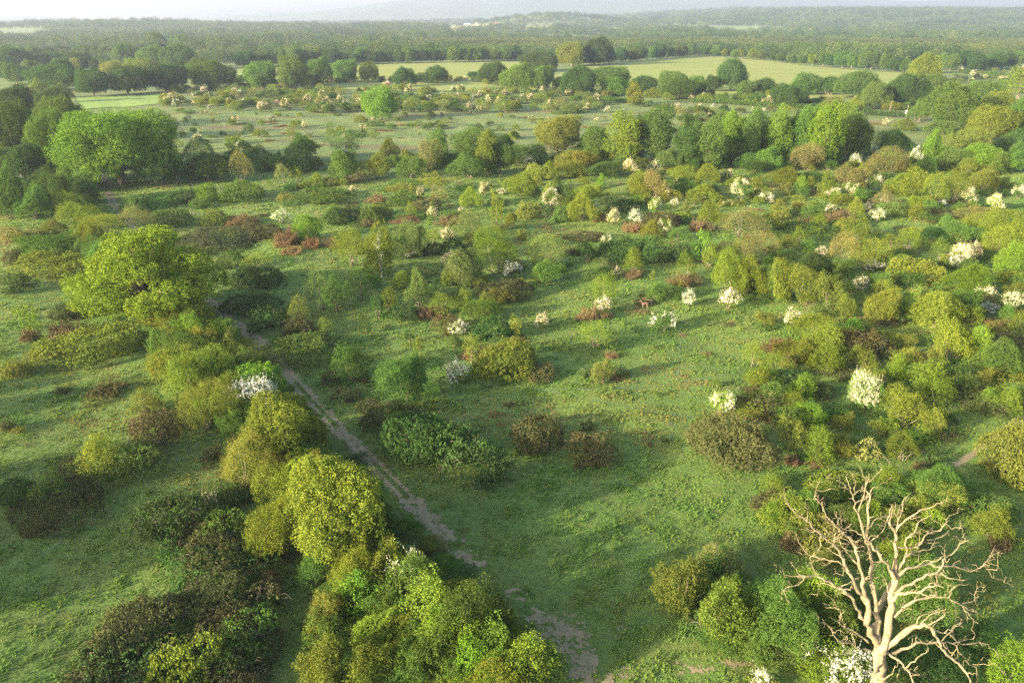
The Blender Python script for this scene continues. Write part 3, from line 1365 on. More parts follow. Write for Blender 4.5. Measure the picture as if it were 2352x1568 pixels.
for (k, c, x0, y0, x1, y1, lmk) in boxes:
    mesh = None
    if lmk in ('the big spreading oak', 'the domed oak by the track'):
        rng = np.random.default_rng(78 if 'big' in lmk else 99)
        r0, h0 = KINDS['o'][3][1]
        Q, t, st = gen_open_oak(rng, r0, h0) if 'big' in lmk else gen_oak(rng, r0, h0, 26, .095, .18, 1.2)
        s = normalise((Q,), r0, h0)
        mesh = {'crown': mesh_from_quads('oak_crown', Q * s, t, [M['leaf']]),
                'trunk': tubes_mesh('oak_trunk', [(np.asarray(p) * s, rad * 1.25) for p, rad in st], M['bark'], 8)}
    place_box(k, c, x0, y0, x1, y1, lmk, None, 'near', mesh)

# ------------------------------------------------------------------ what fills the thickets between the plants listed above
FR = np.random.default_rng(41)


def fill(line_or_poly, n, kinds, mind, zone, along=None):
    pts = []; tries = 0
    xs = [p[0] for p in line_or_poly]; ys = [p[1] for p in line_or_poly]
    while len(pts) < n and tries < n * 50:
        tries += 1
        if along:
            f = FR.uniform(0, len(line_or_poly) - 1.001); i = int(f); g = f - i
            px = xs[i] + (xs[i + 1] - xs[i]) * g; py = ys[i] + (ys[i + 1] - ys[i]) * g
        else:
            px, py = FR.uniform(min(xs), max(xs)), FR.uniform(min(ys), max(ys))
            if not inside(line_or_poly, px, py):
                continue
        x, y, z, depth = at(px, py)
        if along:
            x += FR.normal(0, along); y += FR.normal(0, along); z = float(terrain(x, y))
        if any((x - a) ** 2 + (y - b) ** 2 < mind ** 2 for a, b in pts):
            continue
        pts.append((x, y))
        k, c, r, h = kinds[FR.integers(0, len(kinds))]
        f = FR.uniform(.75, 1.35); s = FPX / depth
        qx, qy = view(x, y, z + h * .5)
        plant(k, c, x, y, z, r * f, h * f * FR.uniform(.85, 1.15), qx, qy, 2 * r * f * s > 44, None, None, zone)


HEDGE = [('h', 'Y', 2.3, 4.2), ('h', 'L', 2.1, 3.8), ('h', 'G', 2.4, 4.3), ('h', 'Y', 1.9, 3.5), ('h', 'G', 1.8, 3.2), ('s', 'Y', 2.2, 4.0), ('h', 'O', 2.0, 3.6)]
fill([(415, 742), (440, 800), (485, 875), (560, 975), (635, 1075), (712, 1170), (790, 1275), (880, 1375), (985, 1480), (1075, 1562)], 84, HEDGE, 1.6, 'near', 1.5)
fill([(385, 725), (430, 800), (500, 890), (560, 965)], 46, HEDGE, 1.5, 'near', 2.1)
fill([(150, 470), (180, 530), (215, 590), (240, 640)], 14, HEDGE, 1.9, 'near', 1.5)
THICK = [('h', 'Y', 2.2, 2.8), ('h', 'G', 2.3, 2.8), ('h', 'O', 2.0, 2.6), ('h', 'G', 1.8, 2.2), ('s', 'Y', 2.3, 3.0), ('b', 'G', 3.0, 1.3), ('b', 'B', 2.8, 1.1), ('h', 'D', 1.8, 2.0), ('h', 'Y', 1.6, 2.3), ('b', 'Y', 2.6, 1.2)]
fill([(1640, 570), (1760, 490), (2352, 480), (2352, 760), (2200, 770), (1980, 730), (1760, 695), (1640, 645)], 84, THICK, 3.4, 'near')
fill([(1720, 830), (1960, 745), (2345, 800), (2345, 930), (2130, 1060), (1800, 1060), (1720, 960)], 40, THICK, 2.8, 'near')
fill([(1160, 425), (1700, 400), (2345, 395), (2345, 480), (1700, 475), (1200, 500)], 100, THICK, 4.2, 'near')
fill([(760, 560), (1200, 530), (1260, 640), (1130, 730), (780, 720)], 22, THICK, 4.0, 'near')
fill([(560, 430), (1150, 410), (1150, 520), (780, 520), (560, 500)], 34, [('b', 'G', 2.8, 1.1), ('b', 'B', 2.6, .9), ('h', 'Y', 1.4, 1.8), ('h', 'G', 1.6, 1.8), ('k', 'R', 1.6, .4)], 4.5, 'near')
fill([(1780, 1110), (1960, 1100), (2150, 1160), (2100, 1300), (1900, 1320), (1800, 1250)], 16, THICK, 2.4, 'near')
fill([(1720, 1380), (1900, 1360), (2000, 1440), (1900, 1530), (1700, 1510)], 14, [('h', 'G', 1.7, 2.2), ('h', 'Y', 1.5, 2.2), ('h', 'G', 1.5, 2.0)], 1.8, 'near')
BRAM = [('b', 'D', 2.4, 1.4), ('b', 'B', 2.4, 1.3), ('b', 'G', 2.2, 1.4), ('b', 'B', 2.0, 1.2)]
fill([(240, 1470), (430, 1400), (600, 1430), (570, 1590), (210, 1600)], 30, BRAM, 1.6, 'near')
fill([(345, 1160), (480, 1150), (560, 1230), (640, 1380), (480, 1390), (420, 1270)], 20, BRAM, 1.7, 'near')
fill([(705, 1470), (830, 1350), (990, 1310), (1110, 1420), (1260, 1560), (1260, 1610), (705, 1610)], 40, [('h', 'Y', 1.6, 2.8), ('h', 'L', 1.5, 2.5), ('h', 'Y', 1.4, 2.4), ('h', 'G', 1.5, 2.6), ('h', 'G', 1.4, 2.3), ('h', 'O', 1.4, 2.2)], 1.5, 'near')
fill([(0, 400), (190, 380), (235, 430), (190, 505), (0, 505)], 34, [('h', 'G', 3.0, 3.8), ('h', 'D', 2.8, 3.8), ('h', 'G', 2.4, 3.2)], 3.4, 'near')
fill([(0, 330), (200, 320), (225, 400), (0, 410)], 16, [('o', 'D', 5.0, 9.0), ('o', 'G', 5.0, 8.5)], 8, 'near')

fill([(1515, 1370), (1640, 1290), (1730, 1390), (1885, 1400), (1900, 1500), (1640, 1500)], 30, [('h', 'G', 1.6, 2.3), ('h', 'Y', 1.4, 2.2), ('h', 'G', 1.4, 2.0), ('b', 'D', 1.8, 1.3), ('h', 'O', 1.3, 2.0)], 1.6, 'near')

# brown bramble and bracken skirts at the feet of the bushes in the open
hosts = [t for t in THINGS if t[1] in 'hlus' and 560 < t[5] < 1330 and t[4] > 560 and t[0].scale[0] > .5]
for t in [hosts[i] for i in FR.permutation(len(hosts))[:75]]:
    o = t[0]
    rr = KINDS[t[1]][3][0][0] * 1.6
    a = FR.uniform(-2.6, .2)
    x, y = o.location.x + math.cos(a) * rr * 1.1, o.location.y + math.sin(a) * rr * 1.1
    z = float(terrain(x, y)); qx, qy = view(x, y, z)
    k, c, r, h = (('b', 'B', 1.5, .9), ('b', 'B', 1.9, .9), ('k', 'R', 1.3, .5), ('b', 'D', 1.6, .9), ('k', 'B', 1.4, .5))[FR.integers(0, 5)]
    plant(k, c, x, y, z, r * FR.uniform(.8, 1.3), h * FR.uniform(.8, 1.3), qx, qy - 5, False, None, None, 'near')
# ------------------------------------------------------------------ fields (view polygons)
FIELDS = {
    'pale_field': [(545, 158), (700, 152), (830, 148), (1000, 141), (1190, 142), (1215, 150), (1262, 178), (1262, 210), (1100, 210), (860, 210), (780, 205), (545, 172)],
    'grass_field': [(1262, 178), (1330, 155), (1600, 129), (1720, 133), (1850, 152), (2000, 165), (2082, 168), (2120, 190), (1960, 222), (1700, 236), (1400, 215), (1262, 205)],
    'small_field': [(176, 226), (280, 216), (370, 213), (374, 238), (300, 246), (186, 252)],
    'straw_field': [(1030, 61), (1125, 57), (1127, 66), (1032, 74)],
    'stubble_field': [(1203, 62), (1272, 60), (1272, 69), (1203, 71)],
    'hay_field': [(1345, 73), (1432, 66), (1432, 74), (1345, 79)],
    'distant_field': [(1630, 66), (1745, 62), (1745, 72), (1630, 74)],
    'west_field': [(44, 128), (160, 121), (234, 123), (234, 133), (60, 142)],
    'lower_field': [(1690, 79), (1752, 77), (1752, 84), (1690, 86)],
}
KEEP_OPEN = list(FIELDS.values())

# ------------------------------------------------------------------ scrub on the heath beyond the tree line
HEATH_DENSE = [(372, 205), (560, 202), (900, 205), (1150, 215), (1300, 215), (1420, 228), (1395, 262), (1000, 258), (700, 262), (372, 250)]
HEATH_OPEN = [(300, 255), (700, 265), (1395, 262), (1390, 330), (1100, 318), (820, 318), (560, 345), (400, 345), (330, 300)]
HEATH_EAST = [(1420, 240), (1900, 262), (1700, 262), (1590, 300), (1545, 258)]
HEATH_CORNER = [(2160, 168), (2352, 156), (2352, 196), (2270, 190), (2180, 206)]
SR = np.random.default_rng(23)


def scatter(poly, n, table, mind, rscale=1.0, zone='heath'):
    xs = [p[0] for p in poly]; ys = [p[1] for p in poly]
    pts = []; tries = 0
    while len(pts) < n and tries < n * 60:
        tries += 1
        px, py = SR.uniform(min(xs), max(xs)), SR.uniform(min(ys), max(ys))
        if not inside(poly, px, py):
            continue
        x, y, z, depth = at(px, py)
        if any((x - a) ** 2 + (y - b) ** 2 < mind ** 2 for a, b in pts):
            continue
        pts.append((x, y))
        k, c, r, h = table[SR.integers(0, len(table))]
        f = SR.uniform(.75, 1.4) * rscale
        s = FPX / depth
        plant(k, c, x, y, z, r * f, h * f * SR.uniform(.85, 1.2), px, py - h * s * .4, False, None, None, zone)


HT = [('h', 'G', 2.4, 2.6), ('h', 'Y', 2.2, 2.7), ('h', 'S', 2.6, 2.6), ('h', 'O', 2.3, 2.5), ('m', 'C', 1.7, 2.9), ('m', 'P', 1.6, 2.6),
      ('m', 'E', 1.3, 2.2), ('h', 'G', 2.5, 2.5), ('h', 'S', 2.4, 2.3), ('s', 'S', 2.9, 2.8), ('s', 'Y', 2.6, 2.8), ('h', 'D', 2.4, 2.4), ('s', 'T', 2.5, 2.8), ('h', 'Y', 2.4, 2.6), ('h', 'G', 2.2, 2.5)]
scatter(HEATH_DENSE, 270, HT, 5.2, 1.45)
scatter(HEATH_DENSE, 95, [('s', 'Y', 2.6, 2.8), ('s', 'S', 2.6, 2.8), ('m', 'C', 1.5, 2.6), ('m', 'E', 1.4, 2.4), ('s', 'T', 2.2, 2.6), ('s', 'G', 2.6, 2.8)], 6.0, 1.35)
scatter(HEATH_OPEN, 135, [('h', 'G', 1.6, 1.8), ('h', 'S', 1.9, 1.8), ('h', 'D', 1.3, 1.5), ('m', 'C', 1.4, 2.5), ('m', 'E', 1.4, 2.2), ('h', 'Y', 2.0, 2.2), ('b', 'G', 2.6, 1.2), ('s', 'Y', 2.0, 2.4),
                          ('k', 'R', 2.4, .5), ('h', 'G', 1.8, 2.2), ('h', 'Y', 1.3, 2.0), ('t', 'Y', .7, 2.2), ('h', 'D', .9, 1.1)], 5.0, 1.15)
scatter(HEATH_EAST, 40, HT + [('k', 'R', 4.5, .6), ('k', 'T', 4.0, .6)], 4.5, 1.2)
scatter(HEATH_CORNER, 44, [('m', 'C', 2.4, 3.0), ('m', 'T', 2.4, 3.0), ('h', 'S', 2.8, 3.0), ('h', 'G', 2.8, 3.0), ('s', 'S', 3.0, 3.0)], 7.5, 1.15)
for px, py, c in ((1060, 256, 'R'), (930, 287, 'R'), (880, 300, 'R'), (1410, 285, 'B'), (2010, 285, 'R'), (1990, 300, 'R'), (1575, 290, 'R'), (620, 280, 'R'), (560, 285, 'B'), (730, 336, 'B'), (545, 338, 'B'), (1000, 285, 'B')):
    x, y, z, dpt = at(px, py)
    plant('k', c, x, y, z, 5.5, .45, px, py, False, None, None, 'heath')
# grassland between the near bushes: little saplings, tufts of bracken and seedling bushes
NEAR_OPEN = [(560, 560), (1000, 480), (1700, 480), (2300, 560), (2300, 860), (1700, 1060), (1100, 1100), (800, 900)]
scatter(NEAR_OPEN, 70, [('h', 'D', .45, .6), ('t', 'Y', .35, 1.0), ('k', 'R', .6, .35), ('k', 'B', .8, .35), ('h', 'O', .5, .7), ('h', 'G', .55, .8)], 5.5, 1., 'meadow')
MID_FILL = [(1150, 420), (1700, 400), (2330, 430), (2340, 560), (1900, 560), (1300, 500)]
scatter(MID_FILL, 64, [('h', 'Y', 1.7, 2.0), ('h', 'G', 1.9, 2.0), ('b', 'G', 2.8, 1.2), ('b', 'Y', 2.6, 1.1), ('k', 'R', 2.0, .45), ('h', 'O', 1.6, 2.0), ('m', 'C', 1.2, 2.3), ('s', 'Y', 1.8, 2.2), ('b', 'B', 2.4, .9)], 6.0, 1., 'scrub')
LINE_FILL = [(430, 395), (760, 390), (1150, 388), (1400, 392), (1700, 392), (1990, 400), (2340, 400), (2340, 372), (1400, 372), (900, 380), (430, 380)]
scatter(LINE_FILL, 95, [('h', 'G', 3.2, 4.6), ('h', 'D', 3.0, 3.8), ('h', 'Y', 2.6, 3.2), ('h', 'O', 2.8, 3.4), ('h', 'G', 3.4, 4.8)], 5.5, 1., 'tree line')
BELT = [(440, 198), (640, 202), (800, 194), (960, 190), (1120, 194), (1240, 212), (1400, 226), (1560, 232), (1760, 246), (1960, 256), (2140, 254), (2140, 244), (1900, 236), (1600, 222), (1300, 206), (1150, 186), (900, 184), (620, 192), (440, 188)]
scatter(BELT, 120, [('h', 'G', 4.2, 4.6), ('h', 'D', 4.4, 5.0), ('h', 'Y', 3.8, 4.2), ('h', 'S', 4.0, 3.8), ('m', 'C', 2.6, 3.4)], 5.0, 1., 'belt')


# ------------------------------------------------------------------ rows of trees round the pale fields and in the west
def row(p0, p1, n, hs, cols, depth_jit, zone, mesh=None):
    for i in range(n):
        f = (i + SR.uniform(.25, .75)) / n
        px = p0[0] + (p1[0] - p0[0]) * f; py = p0[1] + (p1[1] - p0[1]) * f - SR.uniform(0, depth_jit)
        x, y, z, depth = at(px, py)
        h = SR.uniform(*hs); r = h * SR.uniform(.42, .62)
        c = cols[SR.integers(0, len(cols))]
        s = FPX / depth
        plant('o', c, x, y, z, r, h, px, py - h * s * .5, False, None, None, zone)


row((545, 156), (835, 149), 13, (12, 17), 'DGDG', 2, 'row behind pale')
row((835, 148), (1195, 141), 15, (12, 17), 'DGGD', 1.5, 'row behind pale')
row((1320, 154), (1600, 129), 12, (13, 18), 'DGDD', 1.5, 'row behind grass')
row((1605, 128), (1850, 149), 11, (9, 14), 'YGOG', 1.5, 'hedge trees')
row((1850, 150), (2090, 168), 10, (11, 16), 'GDYG', 1.5, 'hedge trees')
row((2120, 172), (2352, 158), 9, (12, 17), 'GDGD', 12, 'east wood')
row((1700, 130), (2352, 140), 20, (10, 15), 'GDGY', 8, 'east wood')
row((0, 150), (470, 128), 22, (12, 17), 'DGDG', 10, 'west wood')
row((0, 200), (260, 180), 9, (11, 15), 'DGSD', 16, 'west wood')
row((560, 138), (1000, 132), 20, (12, 17), 'GDDG', 8, 'row behind pale')


# ------------------------------------------------------------------ far woodland: one mass per wood, points that carry the same far tree
def low_tree(name, r, h, narrow=False, seed=1):
    rng = np.random.default_rng(seed)
    L = []
    n = 7
    for i in range(n):
        a = i * 2.4; f = i / n
        q = .58 if not narrow else .4
        L.append(((r * q * math.cos(a), r * q * math.sin(a), h * (.22 + (.40 if not narrow else .55) * f)), (r * .52, r * .52, h * .24)))
    L.append(((0, 0, h * .55), (r * .6, r * .6, h * .4)))
    Q, t = clumps(rng, L, int(72 if not narrow else 50), .17 * r, 12, .33 if not narrow else .22, .2, .7, -.6)
    return mesh_from_quads(name, Q * normalise((Q,), r, h), t, [M['leaf']])


def woodland(name, label, pts, scales, meshes, tints):
    """a wood seen only as one mass: a point cloud whose points each carry a tree"""
    me = bpy.data.meshes.new(name)
    me.vertices.add(len(pts)); me.vertices.foreach_set('co', np.asarray(pts, np.float32).reshape(-1))
    a = me.attributes.new('size', 'FLOAT_VECTOR', 'POINT'); a.data.foreach_set('vector', np.asarray(scales, np.float32).reshape(-1))
    a = me.attributes.new('turn', 'FLOAT', 'POINT'); a.data.foreach_set('value', SR.uniform(0, 6.28, len(pts)).astype(np.float32))
    o = link(name, me); o['kind'] = 'stuff'; o['label'] = label
    m, nt, out = mat(name + '_leaf')
    oi = N(nt, 'ShaderNodeObjectInfo'); at_ = N(nt, 'ShaderNodeAttribute', attribute_name='tone')
    cr = N(nt, 'ShaderNodeValToRGB'); cr.color_ramp.interpolation = 'LINEAR'
    el = cr.color_ramp.elements
    while len(el) < len(tints):
        el.new(.5)
    for i, tcol in enumerate(tints):
        el[i].position = i / (len(tints) - 1); el[i].color = (*tcol, 1)
    nt.links.new(oi.outputs['Random'], cr.inputs[0])
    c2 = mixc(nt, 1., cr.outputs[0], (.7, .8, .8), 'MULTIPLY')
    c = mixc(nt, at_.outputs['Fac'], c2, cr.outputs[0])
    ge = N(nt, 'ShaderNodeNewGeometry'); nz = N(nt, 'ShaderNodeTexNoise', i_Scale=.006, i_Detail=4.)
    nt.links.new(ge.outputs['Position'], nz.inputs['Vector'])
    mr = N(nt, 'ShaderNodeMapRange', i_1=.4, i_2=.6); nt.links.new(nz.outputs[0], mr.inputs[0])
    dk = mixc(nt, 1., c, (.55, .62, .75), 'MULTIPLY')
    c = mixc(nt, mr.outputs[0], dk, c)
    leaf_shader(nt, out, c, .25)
    g = bpy.data.node_groups.new(name + '_trees', 'GeometryNodeTree')
    g.interface.new_socket('Geometry', in_out='INPUT', socket_type='NodeSocketGeometry')
    g.interface.new_socket('Geometry', in_out='OUTPUT', socket_type='NodeSocketGeometry')
    gi, go = g.nodes.new('NodeGroupInput'), g.nodes.new('NodeGroupOutput')
    iop = g.nodes.new('GeometryNodeInstanceOnPoints')
    g.links.new(gi.outputs[0], iop.inputs['Points'])
    j = g.nodes.new('GeometryNodeJoinGeometry')
    for src in meshes:
        ob = g.nodes.new('GeometryNodeObjectInfo'); ob.inputs['Object'].default_value = src; ob.inputs['As Instance'].default_value = True
        ob.transform_space = 'ORIGINAL'
        sm = g.nodes.new('GeometryNodeSetMaterial'); sm.inputs['Material'].default_value = m
        g.links.new(ob.outputs['Geometry'], sm.inputs[0]); g.links.new(sm.outputs[0], j.inputs[0])
    g.links.new(j.outputs[0], iop.inputs['Instance'])
    iop.inputs['Pick Instance'].default_value = True
    rnd = g.nodes.new('FunctionNodeRandomValue'); rnd.data_type = 'INT'
    rnd.inputs[4].default_value = 0; rnd.inputs[5].default_value = len(meshes) - 1
    g.links.new(rnd.outputs[2], iop.inputs['Instance Index'])
    na = g.nodes.new('GeometryNodeInputNamedAttribute'); na.data_type = 'FLOAT_VECTOR'; na.inputs[0].default_value = 'size'
    g.links.new(na.outputs[0], iop.inputs['Scale'])
    nb = g.nodes.new('GeometryNodeInputNamedAttribute'); nb.data_type = 'FLOAT'; nb.inputs[0].default_value = 'turn'
    cx = g.nodes.new('ShaderNodeCombineXYZ'); g.links.new(nb.outputs[0], cx.inputs[2])
    g.links.new(cx.outputs[0], iop.inputs['Rotation'])
    g.links.new(iop.outputs[0], go.inputs[0])
    md = o.modifiers.new('trees', 'NODES'); md.node_group = g
    return o


# the far tree meshes stand, visible, at the edge of the far wood
LOW = []
for i, (px, py) in enumerate(((600, 126), (905, 123), (1450, 108))):
    me = low_tree('far_tree', 6.8, 11.5, False, 40 + i)
    x, y, z, dpt = at(px, py)
    o = link('far_tree', me); o.location = (x, y, z); o.color = jitter(PAL['D'])
    o['category'] = 'tree'
    THINGS.append([o, 'o', 'D', 'medium', px, py - 8, None, None, 'far wood edge'])
    LOW.append(o)
NARROW = []
for i, (px, py) in enumerate(((1130, 119), (1900, 128))):
    me = low_tree('young_tree', 2.9, 9.5, True, 60 + i)
    x, y, z, dpt = at(px, py)
    o = link('young_tree', me); o.location = (x, y, z); o.color = jitter(PAL['Y'])
    o['category'] = 'tree'
    THINGS.append([o, 'a', 'Y', 'small', px, py - 8, None, None, 'plantation edge'])
    NARROW.append(o)


def view_arr(x, y, z):
    dy, dz = y, z - CAMH
    dep = dy * CP - dz * SP
    return VW / 2 + x / dep * FPX, VH / 2 - (dy * SP + dz * CP) / dep * FPX


PLANTATION = [(935, 97), (1250, 96), (1600, 96), (2360, 100), (2360, 136), (2050, 136), (1850, 128), (1640, 120), (1560, 118), (1300, 122), (1190, 124), (935, 122)]
wp, ws, pp, ps_ = [], [], [], []
yy = 930.0
while yy < 6200:
    sp = 12.5 + (yy - 900) * .0068
    half = yy * .70 + 60
    n = int(2 * half / sp)
    x = np.linspace(-half, half, n) + SR.uniform(-.45, .45, n) * sp
    y = yy + SR.uniform(-.45, .45, n) * sp
    z = terrain(x, y)
    vx, vy = view_arr(x, y, z)
    ok = np.ones(n, bool)
    for poly in KEEP_OPEN:
        ok &= ~inside(poly, vx, vy)
        ok &= ~inside(poly, vx, vy + 2.5)
    pl = inside(PLANTATION, vx, vy)
    # clearings and thin places in the woods
    openness = np.sin(x * .0041 + 1.7) * np.sin(y * .0033 + .4) + .6 * np.sin(x * .0093 + y * .0061)
    ok &= ~((openness > .72) & (y > 1500) & (z < 14))
    w = ok & ~pl
    hgt = SR.uniform(.55, 1.4, n) * (1 + .35 * np.sin(x * .011) * np.sin(y * .015 + 2))
    fat = sp / 9.5 * 1.08
    for i in np.nonzero(w)[0]:
        f = hgt[i]
        wp.append((x[i], y[i], z[i] - .5)); ws.append((f * (.85 + .3 * fat) * .8, f * (.85 + .3 * fat) * .8, f * (1.08 + .08 * (fat - 1))))
    q = ok & pl
    for i in np.nonzero(q)[0]:
        for dx, dy in ((-4, -3), (4, -3), (0, 4.), (-4, 4), (5, 2)):
            pp.append((x[i] + dx + SR.uniform(-1.5, 1.5), y[i] + dy + SR.uniform(-1.5, 1.5), z[i])); f = SR.uniform(.8, 1.2)
            ps_.append((f * 1.15, f * 1.15, f * SR.uniform(.85, 1.15)))
    yy += sp * 1.05
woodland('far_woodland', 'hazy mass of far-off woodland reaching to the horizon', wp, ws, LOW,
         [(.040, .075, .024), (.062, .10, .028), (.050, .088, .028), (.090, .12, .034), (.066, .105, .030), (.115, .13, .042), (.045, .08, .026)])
woodland('plantation_wood', 'pale feathery plantation wood behind the pale fields', pp, ps_, NARROW,
         [(.085, .11, .03), (.11, .125, .035), (.07, .10, .028), (.125, .125, .04), (.09, .115, .03)])
print('woodland', len(wp), len(pp))
# ------------------------------------------------------------------ ground
def structure(name, me, label, kind='structure'):
    o = link(name, me); o['kind'] = kind; o['label'] = label
    return o


def grid_mesh(name, xs, ys, zf, material, lift=0.):
    X, Y = np.meshgrid(xs, ys)
    Z = zf(X, Y) + lift
    v = np.stack((X, Y, Z), -1).reshape(-1, 3)
    nx, ny = len(xs), len(ys)
    i = np.arange(nx * ny).reshape(ny, nx)
    f = np.stack((i[:-1, :-1], i[:-1, 1:], i[1:, 1:], i[1:, :-1]), -1).reshape(-1, 4)
    me = bpy.data.meshes.new(name)
    me.vertices.add(len(v)); me.vertices.foreach_set('co', v.astype(np.float32).reshape(-1))
    me.loops.add(f.size); me.loops.foreach_set('vertex_index', f.astype(np.int32).reshape(-1))
    me.polygons.add(len(f)); me.polygons.foreach_set('loop_start', np.arange(0, f.size, 4, dtype=np.int32))
    me.materials.append(material); me.update(calc_edges=True); me.shade_smooth()
    return me


def ground_material():
    m, nt, out = mat('meadow_ground')
    tc = N(nt, 'ShaderNodeTexCoord')
    obj = tc.outputs['Object']

    def noise(scale, detail=5., rough=.55, sx=1., sy=1., off=0.):
        mp = N(nt, 'ShaderNodeMapping'); mp.inputs['Scale'].default_value = (sx, sy, 1); mp.inputs['Location'].default_value = (off, off * .7, 0)
        nt.links.new(obj, mp.inputs[0])
        n = N(nt, 'ShaderNodeTexNoise', i_Scale=scale, i_Detail=detail, i_Roughness=rough)
        nt.links.new(mp.outputs[0], n.inputs['Vector'])
        return n.outputs[0]

    def rng(v, a, b, c=0., d=1.):
        r = N(nt, 'ShaderNodeMapRange', i_1=a, i_2=b, i_3=c, i_4=d)
        nt.links.new(v, r.inputs[0]); return r.outputs[0]
    base = mixc(nt, rng(noise(.06, 4), .35, .65), (.078, .146, .030), (.122, .178, .035))
    base = mixc(nt, rng(noise(.35, 6, .6, 1, 1, 3), .42, .66, 0, .8), base, (.125, .150, .034))
    base = mixc(nt, rng(noise(1.6, 5, .6), .40, .70, 0, .55), base, (.046, .088, .024))
    base = mixc(nt, rng(noise(.11, 7, .65, 1, 1, 11), .60, .70, 0, .55), base, (.115, .095, .042))
    # open heath far off: paler, bleached grass with brown swathes
    sep = N(nt, 'ShaderNodeSeparateXYZ'); nt.links.new(obj, sep.inputs[0])
    far = rng(sep.outputs[1], 190, 330)
    heath = mixc(nt, rng(noise(.05, 6, .6, .55, 1.3, 5), .38, .62), (.080, .122, .032), (.115, .138, .044))
    heath = mixc(nt, rng(noise(.03, 6, .6, .4, 1.6, 9), .55, .64, 0, .75), heath, (.100, .078, .038))
    base = mixc(nt, far, base, heath)
    wood = rng(sep.outputs[1], 900, 1000)
    base = mixc(nt, wood, base, (.115, .140, .050))
    bs = N(nt, 'ShaderNodeBsdfPrincipled', i_Roughness=.95)
    bs.inputs['Specular IOR Level'].default_value = .15
    nt.links.new(base, bs.inputs['Base Color'])
    bu = N(nt, 'ShaderNodeBump', i_Strength=1.0, i_Distance=.55)
    add = N(nt, 'ShaderNodeMath', operation='ADD')
    nt.links.new(noise(3.4, 6, .75), add.inputs[0]); nt.links.new(noise(.8, 4), add.inputs[1])
    nt.links.new(add.outputs[0], bu.inputs['Height']); nt.links.new(bu.outputs[0], bs.inputs['Normal'])
    nt.links.new(bs.outputs[0], out.inputs[0])
    return m


def graded(a, b, step0, grow):
    v = [a]; s = step0
    while v[-1] < b:
        v.append(v[-1] + s); s *= grow
    return np.array(v)


half = np.concatenate((np.arange(0, 130, 1.1), graded(130, 13000, 1.5, 1.06)))
GX = np.concatenate((-half[:0:-1], half))
GY = np.concatenate((-graded(20, 600, 4, 1.2)[::-1], np.arange(-18, 330, 1.1), graded(330.5, 13000, 1.6, 1.035)))
structure('ground', grid_mesh('ground', GX, GY, terrain, ground_material()), 'green rough grassland ground of the common')


def field_material(name, a, b):
    m, nt, out = mat(name)
    tc = N(nt, 'ShaderNodeTexCoord'); mp = N(nt, 'ShaderNodeMapping'); mp.inputs['Scale'].default_value = (.35, 1.2, 1)
    mp.inputs['Rotation'].default_value = (0, 0, .35)
    nt.links.new(tc.outputs['Object'], mp.inputs[0])
    n = N(nt, 'ShaderNodeTexNoise', i_Scale=.045, i_Detail=6., i_Roughness=.6); nt.links.new(mp.outputs[0], n.inputs[0])
    n2 = N(nt, 'ShaderNodeTexNoise', i_Scale=.6, i_Detail=4.); nt.links.new(tc.outputs['Object'], n2.inputs[0])
    mr = N(nt, 'ShaderNodeMapRange', i_1=.35, i_2=.65); nt.links.new(n.outputs[0], mr.inputs[0])
    c = mixc(nt, mr.outputs[0], a, b)
    mr2 = N(nt, 'ShaderNodeMapRange', i_1=.4, i_2=.6, i_3=0, i_4=.3); nt.links.new(n2.outputs[0], mr2.inputs[0])
    c = mixc(nt, mr2.outputs[0], c, tuple(v * .8 for v in a))
    d = N(nt, 'ShaderNodeBsdfDiffuse'); nt.links.new(c, d.inputs[0])
    # plain diffuse surface, no translucency
    nt.links.new(d.outputs[0], out.inputs[0])
    return m


FM = {'green': field_material('mown_grass', (.150, .180, .058), (.190, .205, .066)), 'straw': field_material('straw', (.26, .23, .11), (.32, .28, .14)),
      'lush': field_material('lush_grass', (.12, .19, .06), (.17, .22, .065))}
FSTYLE = {'pale_field': ('green', 'long pale green field behind the oak belt'), 'grass_field': ('green', 'broad pale grass field sloping under the far hedge trees'),
          'small_field': ('lush', 'small sunlit meadow beside the western wood'), 'straw_field': ('straw', 'straw-coloured field below the farmhouse'),
          'stubble_field': ('straw', 'sliver of tan stubble field right of the farmhouse'.replace('right of', 'past')), 'hay_field': ('lush', 'far thin hay field between woods'),
          'distant_field': ('lush', 'far pale strip of field amid eastern woods'), 'west_field': ('lush', 'thin pale field between western woods'),
          'lower_field': ('green', 'tiny pale field at the plantation edge')}


def sheet_from_view(name, poly, material, lift, label, n=60):
    """ground-hugging sheet whose outline is the polygon, cut into cells so that it follows the terrain"""
    P = np.array([at(*p)[:2] for p in poly])
    import mathutils
    tri = mathutils.geometry.tessellate_polygon([[Vector((p[0], p[1], 0)) for p in P]])
    bmv, faces = [], []

    def sub(a, b, c, depth):
        L = max(np.linalg.norm(a - b), np.linalg.norm(b - c), np.linalg.norm(c - a))
        if depth == 0 or L < 25:
            k = len(bmv)
            for q in (a, b, c):
                bmv.append((q[0], q[1], float(terrain(q[0], q[1])) + lift))
            faces.append((k, k + 1, k + 2)); return
        ab, bc, ca = (a + b) / 2, (b + c) / 2, (c + a) / 2
        for t in ((a, ab, ca), (ab, b, bc), (ca, bc, c), (ab, bc, ca)):
            sub(*t, depth - 1)
    for t in tri:
        sub(P[t[0]], P[t[1]], P[t[2]], 5)
    me = bpy.data.meshes.new(name); me.from_pydata(bmv, [], faces); me.materials.append(material); me.update()
    return structure(name, me, label)


for fname, poly in FIELDS.items():
    st, lab = FSTYLE[fname]
    far = fname not in ('pale_field', 'grass_field', 'small_field')
    sheet_from_view(fname, poly, FM[st], .9 if far else .12, lab)

# ------------------------------------------------------------------ tracks: ragged strips of bare earth a few millimetres above the ground
TR = np.random.default_rng(8)


